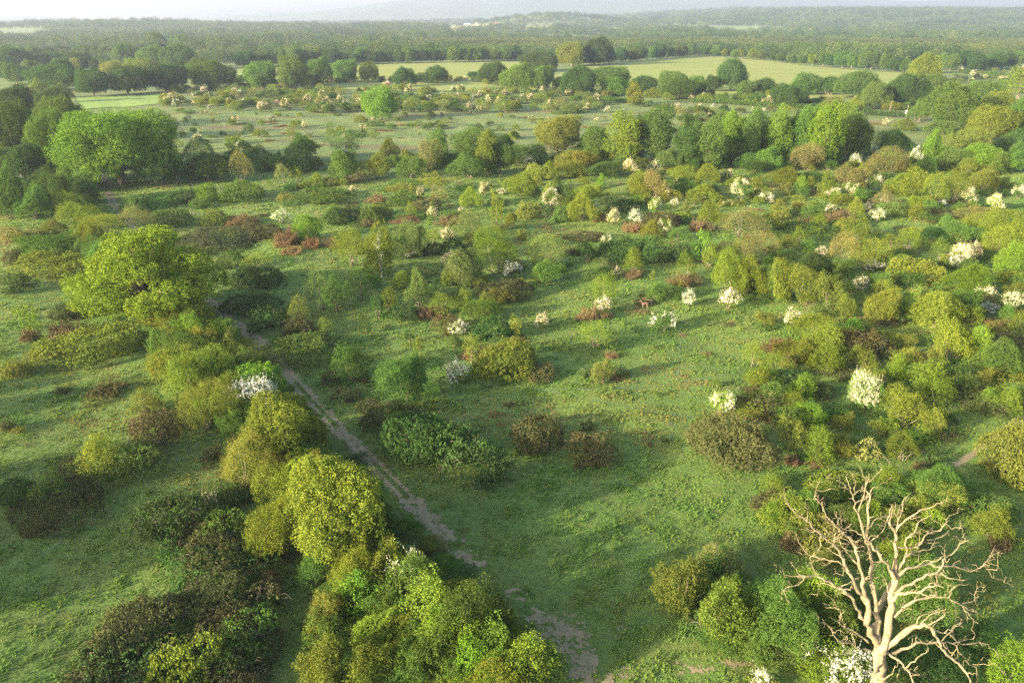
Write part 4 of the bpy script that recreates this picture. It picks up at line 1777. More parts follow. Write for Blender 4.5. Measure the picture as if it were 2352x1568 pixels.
def vnoise(x, y, s, seed=0):
    """smooth value noise"""
    x = np.asarray(x) / s + seed * 17.3; y = np.asarray(y) / s + seed * 9.1
    xi, yi = np.floor(x), np.floor(y); fx, fy = x - xi, y - yi
    h = lambda a, b: np.modf(np.abs(np.sin(a * 127.1 + b * 311.7 + seed) * 43758.5453))[0]
    fx = fx * fx * (3 - 2 * fx); fy = fy * fy * (3 - 2 * fy)
    return (h(xi, yi) * (1 - fx) + h(xi + 1, yi) * fx) * (1 - fy) + (h(xi, yi + 1) * (1 - fx) + h(xi + 1, yi + 1) * fx) * fy


def resample(pts, step):
    pts = np.asarray(pts, float)
    # Catmull-Rom smoothing, then even spacing
    q = []
    for i in range(len(pts) - 1):
        p0, p1, p2, p3 = pts[max(i - 1, 0)], pts[i], pts[i + 1], pts[min(i + 2, len(pts) - 1)]
        for t in np.linspace(0, 1, 24, endpoint=False):
            q.append(.5 * ((2 * p1) + (p2 - p0) * t + (2 * p0 - 5 * p1 + 4 * p2 - p3) * t * t + (3 * p1 - p0 - 3 * p2 + p3) * t ** 3))
    q.append(pts[-1]); q = np.array(q)
    s = np.concatenate(([0], np.cumsum(np.linalg.norm(np.diff(q, axis=0), axis=1))))
    n = int(s[-1] / step)
    g = np.linspace(0, s[-1], n)
    return np.stack((np.interp(g, s, q[:, 0]), np.interp(g, s, q[:, 1])), 1)


TRACKS = []


def strip(name, label, view_pts, width, material, keep, cell=.15, lift=.04):
    c = resample([at(*p)[:2] for p in view_pts], cell) + ((.7, -.2) if name == 'track' else (0, 0))
    d = np.gradient(c, axis=0); d /= np.linalg.norm(d, axis=1)[:, None] + 1e-9
    nrm = np.stack((d[:, 1], -d[:, 0]), 1)
    m = int(width / cell / 2) + 1
    u = np.arange(-m, m + 1) * cell
    P = c[:, None, :] + nrm[:, None, :] * u[None, :, None]
    P = P + TR.normal(0, cell * .18, P.shape)
    Z = terrain(P[..., 0], P[..., 1]) + lift
    nx, ny = P.shape[1], P.shape[0]
    i = np.arange(nx * ny).reshape(ny, nx)
    f = np.stack((i[:-1, :-1], i[:-1, 1:], i[1:, 1:], i[1:, :-1]), -1).reshape(-1, 4)
    mid = P.reshape(-1, 2)[f].mean(1)
    uu = np.tile((u[:-1] + u[1:]) / 2, ny - 1)
    tt = np.repeat(np.linspace(0, 1, ny - 1), nx - 1)
    k = keep(mid[:, 0], mid[:, 1], uu / (width / 2), tt)
    f = f[k]
    me = bpy.data.meshes.new(name)
    me.from_pydata(np.concatenate((P, Z[..., None]), -1).reshape(-1, 3).tolist(), [], f.tolist())
    me.materials.append(material); me.update()
    TRACKS.append((mid[k], cell))
    return structure(name, me, label)


def earth_material(name, a, b, dark):
    m, nt, out = mat(name)
    tc = N(nt, 'ShaderNodeTexCoord')
    n = N(nt, 'ShaderNodeTexNoise', i_Scale=1.4, i_Detail=9., i_Roughness=.72); nt.links.new(tc.outputs['Object'], n.inputs[0])
    n2 = N(nt, 'ShaderNodeTexNoise', i_Scale=7., i_Detail=5., i_Roughness=.7); nt.links.new(tc.outputs['Object'], n2.inputs[0])
    mr = N(nt, 'ShaderNodeMapRange', i_1=.36, i_2=.62); nt.links.new(n.outputs[0], mr.inputs[0])
    mr2 = N(nt, 'ShaderNodeMapRange', i_1=.45, i_2=.62, i_3=0, i_4=.7); nt.links.new(n2.outputs[0], mr2.inputs[0])
    c = mixc(nt, mr.outputs[0], a, b); c = mixc(nt, mr2.outputs[0], c, dark)
    bs = N(nt, 'ShaderNodeBsdfPrincipled', i_Roughness=.95); nt.links.new(c, bs.inputs['Base Color'])
    bu = N(nt, 'ShaderNodeBump', i_Strength=.7, i_Distance=.08); nt.links.new(n2.outputs[0], bu.inputs['Height']); nt.links.new(bu.outputs[0], bs.inputs['Normal'])
    nt.links.new(bs.outputs[0], out.inputs[0])
    return m


EARTH = earth_material('track_earth', (.105, .082, .036), (.170, .132, .068), (.070, .078, .030))
WORN = earth_material('worn_grass', (.044, .082, .024), (.066, .105, .030), (.034, .064, .020))


def keep_track(x, y, u, t):
    e = 1.0 - .4 * (vnoise(x, y, 2.2, 1) - .3) - .3 * vnoise(x, y, .7, 2) - .35 * vnoise(x, y, .22, 8)
    rut = np.abs(np.abs(u) - .42)
    middle = (np.abs(u) < .14) & (vnoise(x, y, 2.5, 3) > .5) & (t < .9)
    patch = (vnoise(x, y, 1.3, 4) + .35 * vnoise(x, y, .45, 6)) > (.20 + .62 * np.clip((t - .90) / .02, 0, 1))
    return (np.abs(u) < e) & ~middle & patch & (vnoise(x, y, .3, 7) > .16)


TRACK_PTS = [(238, 385), (236, 415), (247, 452), (264, 480), (292, 512), (336, 560), (400, 630), (468, 690), (528, 738), (598, 800), (648, 852), (690, 902),
             (735, 950), (790, 1010), (850, 1065), (905, 1122), (960, 1180), (1010, 1232), (1070, 1288), (1150, 1350), (1225, 1412), (1285, 1462), (1345, 1525), (1400, 1590)]
strip('track', 'rutted bare earth track running along the hedge to the domed oak', TRACK_PTS, 3.3, EARTH, keep_track)


def blob(px, py, rx, ry, name, label, thr=.0, seed=0):
    x, y, z, d = at(px, py); s = FPX / d
    rx, ry = rx / s, ry / s * 1.8
    cell = .09
    xs = np.arange(-rx * 1.2, rx * 1.2, cell); ys = np.arange(-ry * 1.2, ry * 1.2, cell)
    X, Y = np.meshgrid(xs, ys); X = X + TR.normal(0, .03, X.shape); Y = Y + TR.normal(0, .03, Y.shape)
    nx, ny = len(xs), len(ys)
    i = np.arange(nx * ny).reshape(ny, nx)
    f = np.stack((i[:-1, :-1], i[:-1, 1:], i[1:, 1:], i[1:, :-1]), -1).reshape(-1, 4)
    P = np.stack((X, Y), -1).reshape(-1, 2); mid = P[f].mean(1)
    rr = (mid[:, 0] / rx) ** 2 + (mid[:, 1] / ry) ** 2
    k = rr + 1.3 * (vnoise(mid[:, 0], mid[:, 1], 1.0, seed + 3) - .5) + 1.2 * (vnoise(mid[:, 0], mid[:, 1], .33, seed + 5) - .5) + 1.4 * (vnoise(mid[:, 0], mid[:, 1], .16, seed + 8) - .5) < .62 - thr
    me = bpy.data.meshes.new(name)
    G = P + (x, y)
    me.from_pydata(np.concatenate((G, (terrain(G[:, 0], G[:, 1]) + .02)[:, None]), 1).tolist(), [], f[k].tolist())
    me.materials.append(EARTH); me.update()
    TRACKS.append((mid[k] + (x, y), cell))
    structure(name, me, label)


blob(1292, 1465, 58, 46, 'bare_ground', 'pale bare earth patch at the lower end of the track', -.1, 1)
for i, (px, py, rx, ry) in enumerate(((1340, 1540, 45, 32), (1425, 1440, 16, 8), (1600, 1538, 50, 9), (1705, 1525, 50, 9), (985, 1190, 32, 14), (1065, 1275, 30, 16), (1430, 1555, 34, 20), (1560, 1525, 20, 6))):
    blob(px, py, rx, ry, 'bare_ground', 'ragged scrap of bare earth worn through the grass', .34, 10 + i)
thin = lambda dens: (lambda x, y, u, t: (np.abs(u) < 1 - .5 * vnoise(x, y, 1.5, 2)) & (vnoise(x, y, .6, 9) > 1 - dens))
strip('footpath', 'faint trodden line through the grass past the snow-white hawthorn', [(1568, 735), (1562, 800), (1556, 870), (1548, 940), (1540, 1005)], .6, WORN, thin(.34), .16)
strip('footpath', 'thin trodden line curving from the footpath hawthorn across the meadow', [(1078, 878), (1150, 888), (1260, 895), (1400, 892), (1560, 878), (1690, 858)], .5, WORN, thin(.55), .16)
strip('footpath', 'thin trodden line crossing the meadow before the snow-white hawthorn', [(1180, 880), (1340, 915), (1450, 935), (1560, 955), (1640, 965)], .5, WORN, thin(.5), .16)
strip('footpath', 'worn sandy path curving in behind the dead tree', [(2370, 955), (2330, 972), (2280, 1008), (2230, 1045), (2170, 1078), (2110, 1098)], 1.3, EARTH, thin(.62), .16)
strip('footpath', 'short worn spur leaving the track bend', [(384, 460), (410, 470), (432, 480), (445, 492)], 1.4, EARTH, thin(.6), .2)
strip('footpath', 'faint wheel line down the western slope', [(455, 1020), (380, 1075), (300, 1130), (180, 1215), (60, 1300)], .5, WORN, thin(.4), .16)


# ------------------------------------------------------------------ rough grass: countless tussocks, one object
def grass():
    rng = np.random.default_rng(3)
    n0 = 2600000
    Y = rng.uniform(30, 290, n0); X = rng.uniform(-1, 1, n0) * (.70 * Y + 14)
    # density by area (uniform in X gives too few far off: weight by row width), thinning with distance
    w = (.70 * Y + 14) / (.70 * 290 + 14) * np.minimum(1, (82 / Y) ** 2.0)
    k = rng.uniform(0, 1, n0) < w * .9
    X, Y = X[k], Y[k]
    n = vnoise(X, Y, 1.6, 1) * .55 + vnoise(X, Y, .7, 2) * .45
    k = n > .22
    X, Y, n = X[k], Y[k], n[k]
    # not on the bare earth
    cells = set()
    for mid, cell in TRACKS:
        cells.update(map(tuple, np.floor(mid / .3).astype(int)))
    key = np.floor(np.stack((X, Y), 1) / .3).astype(int)
    k = np.array([tuple(a) not in cells for a in key.tolist()]) | (rng.uniform(0, 1, len(X)) < .12)
    X, Y, n = X[k], Y[k], n[k]
    m = len(X)
    far = np.clip(Y / 90, .8, 2.6)
    tall = (.07 + .20 * np.clip((n - .35) * 2.2, 0, 1) * (.55 + .9 * vnoise(X, Y, 9, 4))) * rng.uniform(.6, 1.3, m) * (.8 + .2 * far)
    wid = rng.uniform(.035, .075, m) * far * (.8 + tall)
    Z = terrain(X, Y)
    Q, T = [], []
    big = vnoise(X, Y, 14, 5) * .5 + vnoise(X, Y, 4, 6) * .3 + vnoise(X, Y, 1.1, 7) * .2
    tone = np.clip((big - .3) * 1.9 + rng.normal(0, .14, m), 0, 1)
    for b in range(3):
        a = rng.uniform(0, 6.283, m)
        dx, dy = np.cos(a), np.sin(a)
        lean = rng.uniform(.2, 1.0, m) * tall
        la = rng.normal(.5, .9, m)        # blades lie over mostly one way
        lx, ly = np.cos(la) * lean, np.sin(la) * lean
        base = np.stack((X + rng.normal(0, .06, m) * far, Y + rng.normal(0, .06, m) * far, Z - .02), 1)
        side = np.stack((dx * wid, dy * wid, np.zeros(m)), 1)
        tip = base + np.stack((lx, ly, tall), 1)
        midp = base + np.stack((lx * .35, ly * .35, tall * .62), 1)
        Q.append(np.stack((base - side * .6, base + side * .6, midp + side, tip), 1)); T.append(tone + rng.normal(0, .06, m))
    Q = np.concatenate(Q); T = np.clip(np.concatenate(T), 0, 1)
    m_, nt, out = mat('rough_grass')
    at_ = N(nt, 'ShaderNodeAttribute', attribute_name='tone')
    cr = N(nt, 'ShaderNodeValToRGB')
    el = cr.color_ramp.elements
    el[0].position = 0; el[0].color = (.066, .132, .028, 1)
    el[1].position = 1; el[1].color = (.165, .115, .052, 1)
    for p, c in ((.35, (.102, .160, .029)), (.6, (.100, .145, .034)), (.82, (.145, .160, .040))):
        e = el.new(p); e.color = (*c, 1)
    nt.links.new(at_.outputs['Fac'], cr.inputs[0])
    leaf_shader(nt, out, cr.outputs[0], .35, (1.1, 1.1, .7))
    me = mesh_from_quads('grass', Q, T, [m_])
    structure('grass', me, 'rough tussocky meadow grass', 'stuff')
    print('grass', m)


grass()

# ------------------------------------------------------------------ hills on the skyline
hm = plain('hill_woods', (.05, .075, .045), .9, .4, .004)


def hill(name, prof, dist, depth, label):
    xs, zs = [], []
    for px, py in prof:
        xs.append((px - VW / 2) / FPX * dist); zs.append(CAMH + (HORIZON - py) / FPX * dist)
    X = np.linspace(xs[0], xs[-1], 160); Zt = np.interp(X, xs, zs) + 5 * np.sin(X * .004) + 3 * np.sin(X * .011 + 1)
    t = np.linspace(-1, 1, 21)
    sh = np.cos(t * math.pi / 2) ** .8
    P = np.stack((np.repeat(X[None], 21, 0), dist + np.repeat(t[:, None], 160, 1) * depth, sh[:, None] * (Zt + 6)[None] - 6), -1)
    i = np.arange(21 * 160).reshape(21, 160)
    f = np.stack((i[:-1, :-1], i[:-1, 1:], i[1:, 1:], i[1:, :-1]), -1).reshape(-1, 4)
    me = bpy.data.meshes.new(name); me.from_pydata(P.reshape(-1, 3).tolist(), [], f.tolist()); me.materials.append(hm); me.shade_smooth(); me.update()
    structure(name, me, label)


hill('hills', [(560, 42), (640, 33), (750, 28), (850, 19), (900, 12), (1000, 4), (1100, -3), (1300, -5), (1500, -3), (1650, 0), (1800, 2), (1900, 6), (2020, 9), (2120, 4), (2250, 0), (2360, -4), (2600, -8), (3000, -4)], 8600, 1500, 'long blue-grey ridge fading into haze along the skyline')
hill('low_hill', [(-700, 20), (-300, 27), (0, 32), (60, 34), (130, 37), (220, 42)], 8000, 900, 'faint low hill in haze at the western skyline')
# ------------------------------------------------------------------ the dead tree (limb courses read off the photo, spread in depth)
def thing(name, cat, label, loc=(0, 0, 0)):
    o = link(name, None); o.location = loc; o['category'] = cat; o['label'] = label
    o.empty_display_size = .2
    return o


DEAD = {  # limb: depth lean (metres towards -/away + from the viewer at its tip), courses of (x, y, width) in a 1936 x 1568 blow-up
    'trunk': (0, [[(960, 1760, 104), (960, 1568, 92), (958, 1450, 84), (965, 1330, 80)]]),
    'A': (.6, [[(980, 1330, 62), (1015, 1240, 52), (1030, 1100, 50), (1040, 960, 47), (1062, 880, 43), (1070, 760, 34), (1070, 650, 27), (1068, 560, 22), (1040, 510, 16), (1008, 470, 11), (1040, 380, 6)],
              [(1068, 560, 16), (1100, 500, 13), (1160, 450, 11), (1230, 400, 9), (1330, 370, 6), (1395, 345, 3)], [(1069, 570, 14), (1080, 480, 12), (1108, 425, 9), (1112, 360, 6), (1130, 310, 3)],
              [(1030, 490, 9), (1048, 410, 7), (1040, 365, 3)], [(1075, 645, 15), (1160, 655, 13), (1230, 630, 12), (1280, 560, 11), (1370, 540, 10), (1415, 480, 8), (1432, 430, 3)], [(1410, 495, 7), (1450, 528, 5), (1520, 520, 2)],
              [(1085, 800, 20), (1130, 720, 16), (1180, 690, 13), (1250, 668, 9), (1365, 640, 3)], [(1135, 715, 13), (1138, 590, 12), (1195, 555, 10), (1225, 480, 8), (1320, 425, 3)], [(1280, 600, 9), (1330, 600, 8), (1400, 575, 6), (1430, 530, 3)]]),
    'B': (-1.4, [[(1068, 862, 32), (1020, 790, 27), (960, 700, 25), (910, 640, 23), (860, 580, 21), (835, 480, 18), (800, 400, 16), (782, 320, 13), (765, 260, 10), (705, 215, 6), (668, 195, 2)],
               [(785, 300, 8), (800, 225, 5), (795, 195, 2)], [(765, 255, 8), (738, 185, 5), (742, 145, 2)], [(820, 410, 10), (845, 330, 9), (865, 245, 7), (880, 195, 3)], [(860, 585, 9), (800, 540, 7), (700, 520, 5), (600, 480, 3)]]),
    'C': (1.6, [[(935, 1075, 38), (925, 960, 34), (905, 880, 31), (905, 800, 29), (900, 700, 27), (882, 600, 23), (880, 520, 20), (880, 400, 16), (895, 300, 12), (862, 250, 10), (885, 200, 8), (890, 150, 3)],
               [(893, 295, 8), (928, 245, 5), (952, 240, 2)], [(872, 215, 7), (848, 170, 5), (820, 105, 2)], [(890, 210, 7), (930, 170, 5), (980, 115, 2)], [(882, 525, 12), (920, 470, 9), (990, 445, 7), (1060, 440, 5), (1110, 422, 2)],
               [(905, 615, 9), (960, 560, 6), (1005, 490, 2)], [(905, 900, 12), (865, 860, 9), (935, 800, 6), (945, 755, 2)]]),
    'D': (-.9, [[(945, 1300, 50), (895, 1240, 46), (880, 1130, 44), (885, 1060, 40), (855, 940, 35), (845, 850, 29), (820, 740, 25), (800, 650, 19), (760, 590, 15), (690, 530, 12), (620, 460, 10), (580, 400, 9), (545, 340, 8), (520, 310, 7), (535, 250, 5), (560, 198, 2)],
               [(800, 660, 12), (770, 590, 10), (720, 560, 8), (670, 610, 7), (690, 560, 5), (740, 545, 3)], [(690, 535, 8), (655, 570, 6), (650, 640, 4), (600, 660, 2)], [(640, 480, 7), (600, 470, 5), (555, 440, 2)], [(830, 780, 12), (760, 700, 10), (700, 640, 8), (680, 585, 6), (620, 540, 3)]]),
    'E': (-2.2, [[(872, 1030, 33), (820, 950, 29), (780, 870, 27), (740, 790, 25), (700, 710, 22), (660, 640, 18), (590, 590, 16), (520, 530, 14), (470, 470, 12), (400, 430, 10), (350, 370, 8), (310, 310, 6), (288, 296, 2)],
               [(325, 335, 5), (318, 255, 2)], [(755, 810, 12), (690, 755, 10), (640, 740, 9), (560, 727, 8), (490, 705, 7), (450, 670, 6), (410, 610, 4), (390, 560, 2)], [(600, 595, 8), (540, 560, 5), (470, 520, 2)], [(700, 715, 8), (640, 680, 5), (610, 660, 2)]]),
    'F': (-1.2, [[(868, 1145, 32), (800, 1060, 27), (770, 980, 25), (720, 940, 22), (650, 900, 20), (590, 870, 16), (500, 845, 12), (400, 845, 9), (320, 840, 6), (290, 805, 2)],
               [(450, 850, 8), (410, 910, 7), (345, 915, 6), (308, 945, 4), (328, 980, 2)], [(345, 915, 4), (345, 868, 2)], [(555, 860, 8), (510, 790, 6), (490, 720, 5), (525, 700, 2)], [(700, 930, 9), (620, 905, 6), (530, 895, 2)]]),
    'G': (-1.8, [[(885, 1290, 20), (800, 1225, 13), (720, 1185, 10), (670, 1150, 7), (632, 1120, 2)], [(700, 1175, 7), (688, 1080, 5), (650, 1010, 4), (590, 958, 2)], [(690, 1070, 4), (640, 1060, 3), (595, 1050, 2)]]),
    'H': (-2.0, [[(900, 1350, 18), (800, 1325, 12), (700, 1285, 10), (640, 1222, 8), (600, 1170, 5), (573, 1130, 2)], [(800, 1320, 8), (770, 1240, 6), (712, 1180, 3)]]),
    'J': (-1.6, [[(1035, 1010, 36), (1080, 970, 30), (1160, 955, 26), (1230, 955, 20), (1290, 920, 14), (1340, 905, 9), (1402, 928, 3)], [(1230, 955, 9), (1290, 980, 6), (1350, 970, 2)], [(1030, 1000, 8), (1000, 880, 5), (970, 810, 2)]]),
    'K': (1.0, [[(1050, 960, 27), (1120, 920, 23), (1200, 880, 20), (1270, 840, 18), (1350, 820, 16), (1380, 780, 14), (1410, 720, 12), (1460, 690, 10), (1500, 630, 8), (1572, 590, 3)],
               [(1370, 825, 10), (1430, 860, 8), (1560, 865, 3)], [(1352, 825, 8), (1346, 890, 6), (1335, 912, 3)], [(1405, 735, 8), (1398, 690, 5), (1400, 665, 2)]]),
    'L': (2.2, [[(1090, 840, 26), (1150, 790, 21), (1250, 775, 17), (1400, 775, 15), (1500, 790, 13), (1570, 815, 11), (1640, 790, 9), (1690, 740, 7), (1715, 700, 5), (1735, 645, 2)],
               [(1680, 795, 7), (1752, 805, 5), (1755, 742, 2)], [(1690, 800, 7), (1730, 860, 6), (1800, 885, 4), (1895, 915, 2)], [(1200, 785, 7), (1270, 740, 4), (1330, 745, 2)]]),
    'M': (.6, [[(1060, 1120, 24), (1130, 1050, 21), (1200, 1010, 18), (1300, 990, 15), (1400, 985, 13), (1480, 1020, 10), (1560, 1075, 8), (1620, 1090, 4), (1662, 1122, 2)],
              [(1425, 990, 8), (1450, 930, 6), (1480, 905, 4), (1550, 905, 2)], [(1520, 1030, 8), (1600, 1010, 6), (1610, 950, 4), (1625, 898, 2)], [(1520, 1050, 6), (1570, 1120, 4), (1630, 1165, 2)], [(1470, 1015, 4), (1470, 1090, 3), (1490, 1160, 2)],
              [(1130, 1055, 9), (1080, 1080, 5), (1180, 1065, 2)]]),
    'O': (-1.0, [[(1000, 1330, 48), (1090, 1260, 43), (1170, 1195, 39), (1260, 1170, 33), (1310, 1190, 27), (1350, 1260, 24), (1375, 1330, 22), (1440, 1390, 21), (1520, 1460, 20), (1560, 1520, 17), (1600, 1610, 10)],
               [(1285, 1172, 14), (1340, 1150, 9), (1400, 1110, 6), (1385, 1068, 2)], [(1325, 1205, 13), (1400, 1230, 11), (1480, 1285, 9), (1600, 1298, 8), (1690, 1300, 6), (1760, 1370, 4), (1832, 1390, 2)],
               [(1400, 1230, 8), (1460, 1180, 5), (1520, 1160, 2)], [(1455, 1300, 11), (1500, 1360, 9), (1560, 1440, 7), (1640, 1520, 2)], [(1590, 1440, 5), (1690, 1447, 3), (1750, 1428, 2)],
               [(1200, 1180, 10), (1230, 1120, 8), (1310, 1085, 6), (1395, 1058, 2)], [(1240, 1165, 8), (1290, 1110, 6), (1400, 1075, 2)], [(1360, 1290, 8), (1430, 1230, 7), (1500, 1180, 5), (1520, 1130, 2)]]),
    'P': (1.4, [[(1040, 1370, 30), (1150, 1330, 25), (1250, 1290, 19), (1350, 1290, 14), (1450, 1300, 10), (1555, 1275, 3)], [(1250, 1300, 8), (1200, 1240, 5), (1150, 1270, 2)]]),
    'Q': (-2.6, [[(1010, 1360, 22), (1100, 1420, 15), (1150, 1480, 14), (1180, 1540, 12), (1230, 1660, 6)], [(1130, 1475, 12), (1200, 1420, 10), (1250, 1370, 8), (1292, 1330, 4)], [(1130, 1492, 8), (1190, 1500, 6), (1248, 1512, 2)]]),
    'S': (-2.8, [[(985, 1340, 38), (970, 1440, 28), (920, 1500, 22), (900, 1610, 8)], [(940, 1550, 11), (1000, 1535, 9), (1050, 1500, 6), (1070, 1450, 2)]]),
    'T': (2.4, [[(950, 1290, 54), (938, 1180, 48), (960, 1050, 42), (1000, 970, 34), (1035, 900, 28), (1090, 850, 20), (1140, 800, 14)]]),
}


def dead_tree():
    rng = np.random.default_rng(4)
    k = .3402
    bx, by, bz, dep0 = at(1693.5 + k * 960, 1034.9 + k * 1760)
    root = thing('dead_tree', 'dead tree', 'great bleached dead tree with bare forking limbs at the lower corner', (bx, by, bz - .3))
    V0 = np.array((bx, by, bz - .3))

    def world(X, Y, off):
        d = ray(1693.5 + k * X, 1034.9 + k * Y)
        t = (by + off) / d[1]
        return np.array((d[0] * t, d[1] * t, CAMH + d[2] * t))

    for key, (lean, courses) in DEAD.items():
        tubes = []
        nseg = 0
        for ci, c in enumerate(courses):
            pts, rad = [], []
            L0 = courses[0]
            for j, (X, Y, w) in enumerate(c):
                f = j / (len(c) - 1)
                if ci == 0:
                    off = lean * f
                else:   # start where the parent is, then drift on
                    dd = [math.hypot(X - a, Y - b) for a, b, _ in L0]
                    s = int(np.argmin([math.hypot(c[0][0] - a, c[0][1] - b) for a, b, _ in L0]))
                    off = lean * s / (len(L0) - 1) + f * ((-1) ** ci) * .9
                p = world(X, Y, off)
                s_ = FPX / (p[1] * CP - (p[2] - CAMH) * SP)
                pts.append(p); rad.append(max(w * k / s_ / 2 * (.84 if w < 40 else .97), .012))
            P = np.array(pts)
            # subdivide with a crooked wander
            Q, rr = [P[0]], [rad[0]]
            for j in range(len(P) - 1):
                n = 3
                seg = np.linalg.norm(P[j + 1] - P[j])
                for q in range(1, n + 1):
                    f = q / n
                    off = rng.normal(size=3) * seg * .05 * (1 if q < n else .3)
                    Q.append(P[j] + (P[j + 1] - P[j]) * f + off); rr.append(rad[j] + (rad[j + 1] - rad[j]) * f)
            Q = np.array(Q); rr = np.array(rr) * (1 + .12 * rng.normal(size=len(rr)))
            tubes.append((Q - V0, rr))
            # short crooked twigs and broken stubs
            if key != 'trunk':
                for q in range(4, len(Q) - 1):
                    if rng.uniform() < .62:
                        dirv = unit(rng.normal(size=3) + unit(Q[q] - Q[q - 1]) * .9 + np.array((0, 0, .3)))
                        Ln = rng.uniform(.2, 1.2) * (1 if rr[q] < .12 else .5)
                        e = Q[q] + dirv * Ln
                        tw = wiggle(rng, Q[q], e, 5, .12)
                        tubes.append((tw - V0, np.linspace(min(rr[q] * .5, .04), .009, 5)))
                        if Ln > .7:
                            e2 = tw[3] + unit(rng.normal(size=3) + dirv) * Ln * .5
                            tubes.append((wiggle(rng, tw[3], e2, 4, .12) - V0, np.linspace(.016, .008, 4)))
        if key == 'trunk':
            P0, r0 = tubes[0]
            r0[:4] *= 1.12
        link('trunk' if key == 'trunk' else 'limb', tubes_mesh('dead_' + ('trunk' if key == 'trunk' else 'limb'), tubes, M['deadwood'], 8), root)
    THINGS.append([root, 'x', 'W', 'large', 2010, 1300, 'the great bleached dead tree', root['label'], 'near'])


dead_tree()


def small_dead(px, py, hgt, label, n=7, seed=3, spread=.55):
    rng = np.random.default_rng(seed)
    x, y, z, d = at(px, py)
    root = thing('dead_tree', 'dead tree', label, (x, y, z))
    f = np.array((0, 0, hgt * .42))
    link('trunk', tubes_mesh('dead_trunk', [(wiggle(rng, (0, 0, -.2), f, 5, .03), np.linspace(.28, .2, 5))], M['deadwood'], 6), root)
    tubes = []
    for i in range(n):
        a = i * 2.4 + rng.normal(0, .2)
        e = f + np.array((math.cos(a) * hgt * spread * rng.uniform(.6, 1.1), math.sin(a) * hgt * spread * .6, hgt * rng.uniform(.05, .6)))
        p = wiggle(rng, f, e, 7, .08)
        tb = [(p, np.linspace(.15, .03, 7))]
        for q in range(5):
            s = p[rng.integers(2, 6)]
            tb.append((wiggle(rng, s, s + unit(rng.normal(size=3) + (0, 0, .5)) * hgt * .18, 4, .1), np.linspace(.05, .02, 4)))
        link('limb', tubes_mesh('dead_limb', tb, M['deadwood'], 5), root)
    THINGS.append([root, 'x', 'W', 'medium', px, py - 30, None, label, 'mid'])


small_dead(2130, 384, 8.2, 'smaller sandy dead tree rising from ivy in the eastern thicket', 8, 3)
small_dead(1898, 238, 7.5, 'distant stag-headed dead oak amid the belt before the grass field', 6, 9)


# ------------------------------------------------------------------ two deer
def coat_material():
    m, nt, out = mat('deer_coat')
    tc = N(nt, 'ShaderNodeTexCoord'); sp = N(nt, 'ShaderNodeSeparateXYZ'); nt.links.new(tc.outputs['Object'], sp.inputs[0])
    no = N(nt, 'ShaderNodeTexNoise', i_Scale=6., i_Detail=4.); nt.links.new(tc.outputs['Object'], no.inputs[0])
    ad = N(nt, 'ShaderNodeMath', operation='MULTIPLY_ADD'); ad.inputs[1].default_value = .25; nt.links.new(no.outputs[0], ad.inputs[0]); nt.links.new(sp.outputs[2], ad.inputs[2])
    mr = N(nt, 'ShaderNodeMapRange', i_1=.72, i_2=.84); nt.links.new(ad.outputs[0], mr.inputs[0])
    c = mixc(nt, mr.outputs[0], (.19, .14, .095), (.105, .054, .032))
    bs = N(nt, 'ShaderNodeBsdfPrincipled', i_Roughness=.85); nt.links.new(c, bs.inputs['Base Color']); nt.links.new(bs.outputs[0], out.inputs[0])
    return m


COAT = coat_material()


def deer(px, py, rot, label, headturn=0.):
    x, y, z, d = at(px, py)
    V = [((.42, 0, .86), .17), ((.12, 0, .83), .17), ((-.2, 0, .83), .18), ((-.40, 0, .90), .14), ((-.53, 0, 1.08), .085), ((-.60, headturn * .3, 1.27), .075), ((-.68, headturn, 1.30), .072),
         ((-.86, headturn * 2, 1.23), .038)]
    E = [(0, 1), (1, 2), (2, 3), (3, 4), (4, 5), (5, 6), (6, 7)]
    for s in (-1, 1):
        b = len(V)      # ears
        V += [((-.60, headturn + s * .08, 1.37), .028), ((-.57, headturn + s * .15, 1.44), .012)]
        E += [(6, b), (b, b + 1)]
        b = len(V)      # front leg: shoulder, wrist, hoof
        st = .05 * s
        V += [((-.30, s * .10, .66), .075), ((-.31 + st, s * .10, .40), .036), ((-.29 + st * 1.6, s * .10, .08), .024), ((-.32 + st * 1.6, s * .10, .0), .03)]
        E += [(2, b), (b, b + 1), (b + 1, b + 2), (b + 2, b + 3)]
        b = len(V)      # hind leg: knee forward, hock backward, hoof
        V += [((.38, s * .11, .66), .11), ((.33 - st, s * .11, .52), .062), ((.50 - st, s * .11, .33), .034), ((.46 - st, s * .11, .07), .024), ((.43 - st, s * .11, .0), .03)]
        E += [(0, b), (b, b + 1), (b + 1, b + 2), (b + 2, b + 3), (b + 3, b + 4)]
    b = len(V)
    V += [((.62, 0, .88), .045), ((.68, 0, .72), .03)]
    E += [(0, b), (b, b + 1)]
    me = bpy.data.meshes.new('deer'); me.from_pydata([v for v, _ in V], E, [])
    o = link('deer', me); me.materials.append(COAT)
    sk = o.modifiers.new('skin', 'SKIN'); sk.use_smooth_shade = True
    for i, (v, r_) in enumerate(V):
        me.skin_vertices[0].data[i].radius = (r_, r_)
    me.skin_vertices[0].data[1].use_root = True
    o.modifiers.new('sub', 'SUBSURF').levels = 1; o.modifiers['sub'].render_levels = 2
    o.location = (x, y, z); o.rotation_euler = (0, 0, rot); o.scale = (1.12,) * 3
    o['category'] = 'deer'; o['label'] = label
    THINGS.append([o, 'x', 'R', 'small', px, py, None, label, 'near'])


deer(1480, 708, .12, 'red-brown deer standing in front, head up, in the meadow clearing', .04)
deer(1489, 701, -.1, 'second red-brown deer standing partly behind the other deer', -.03)


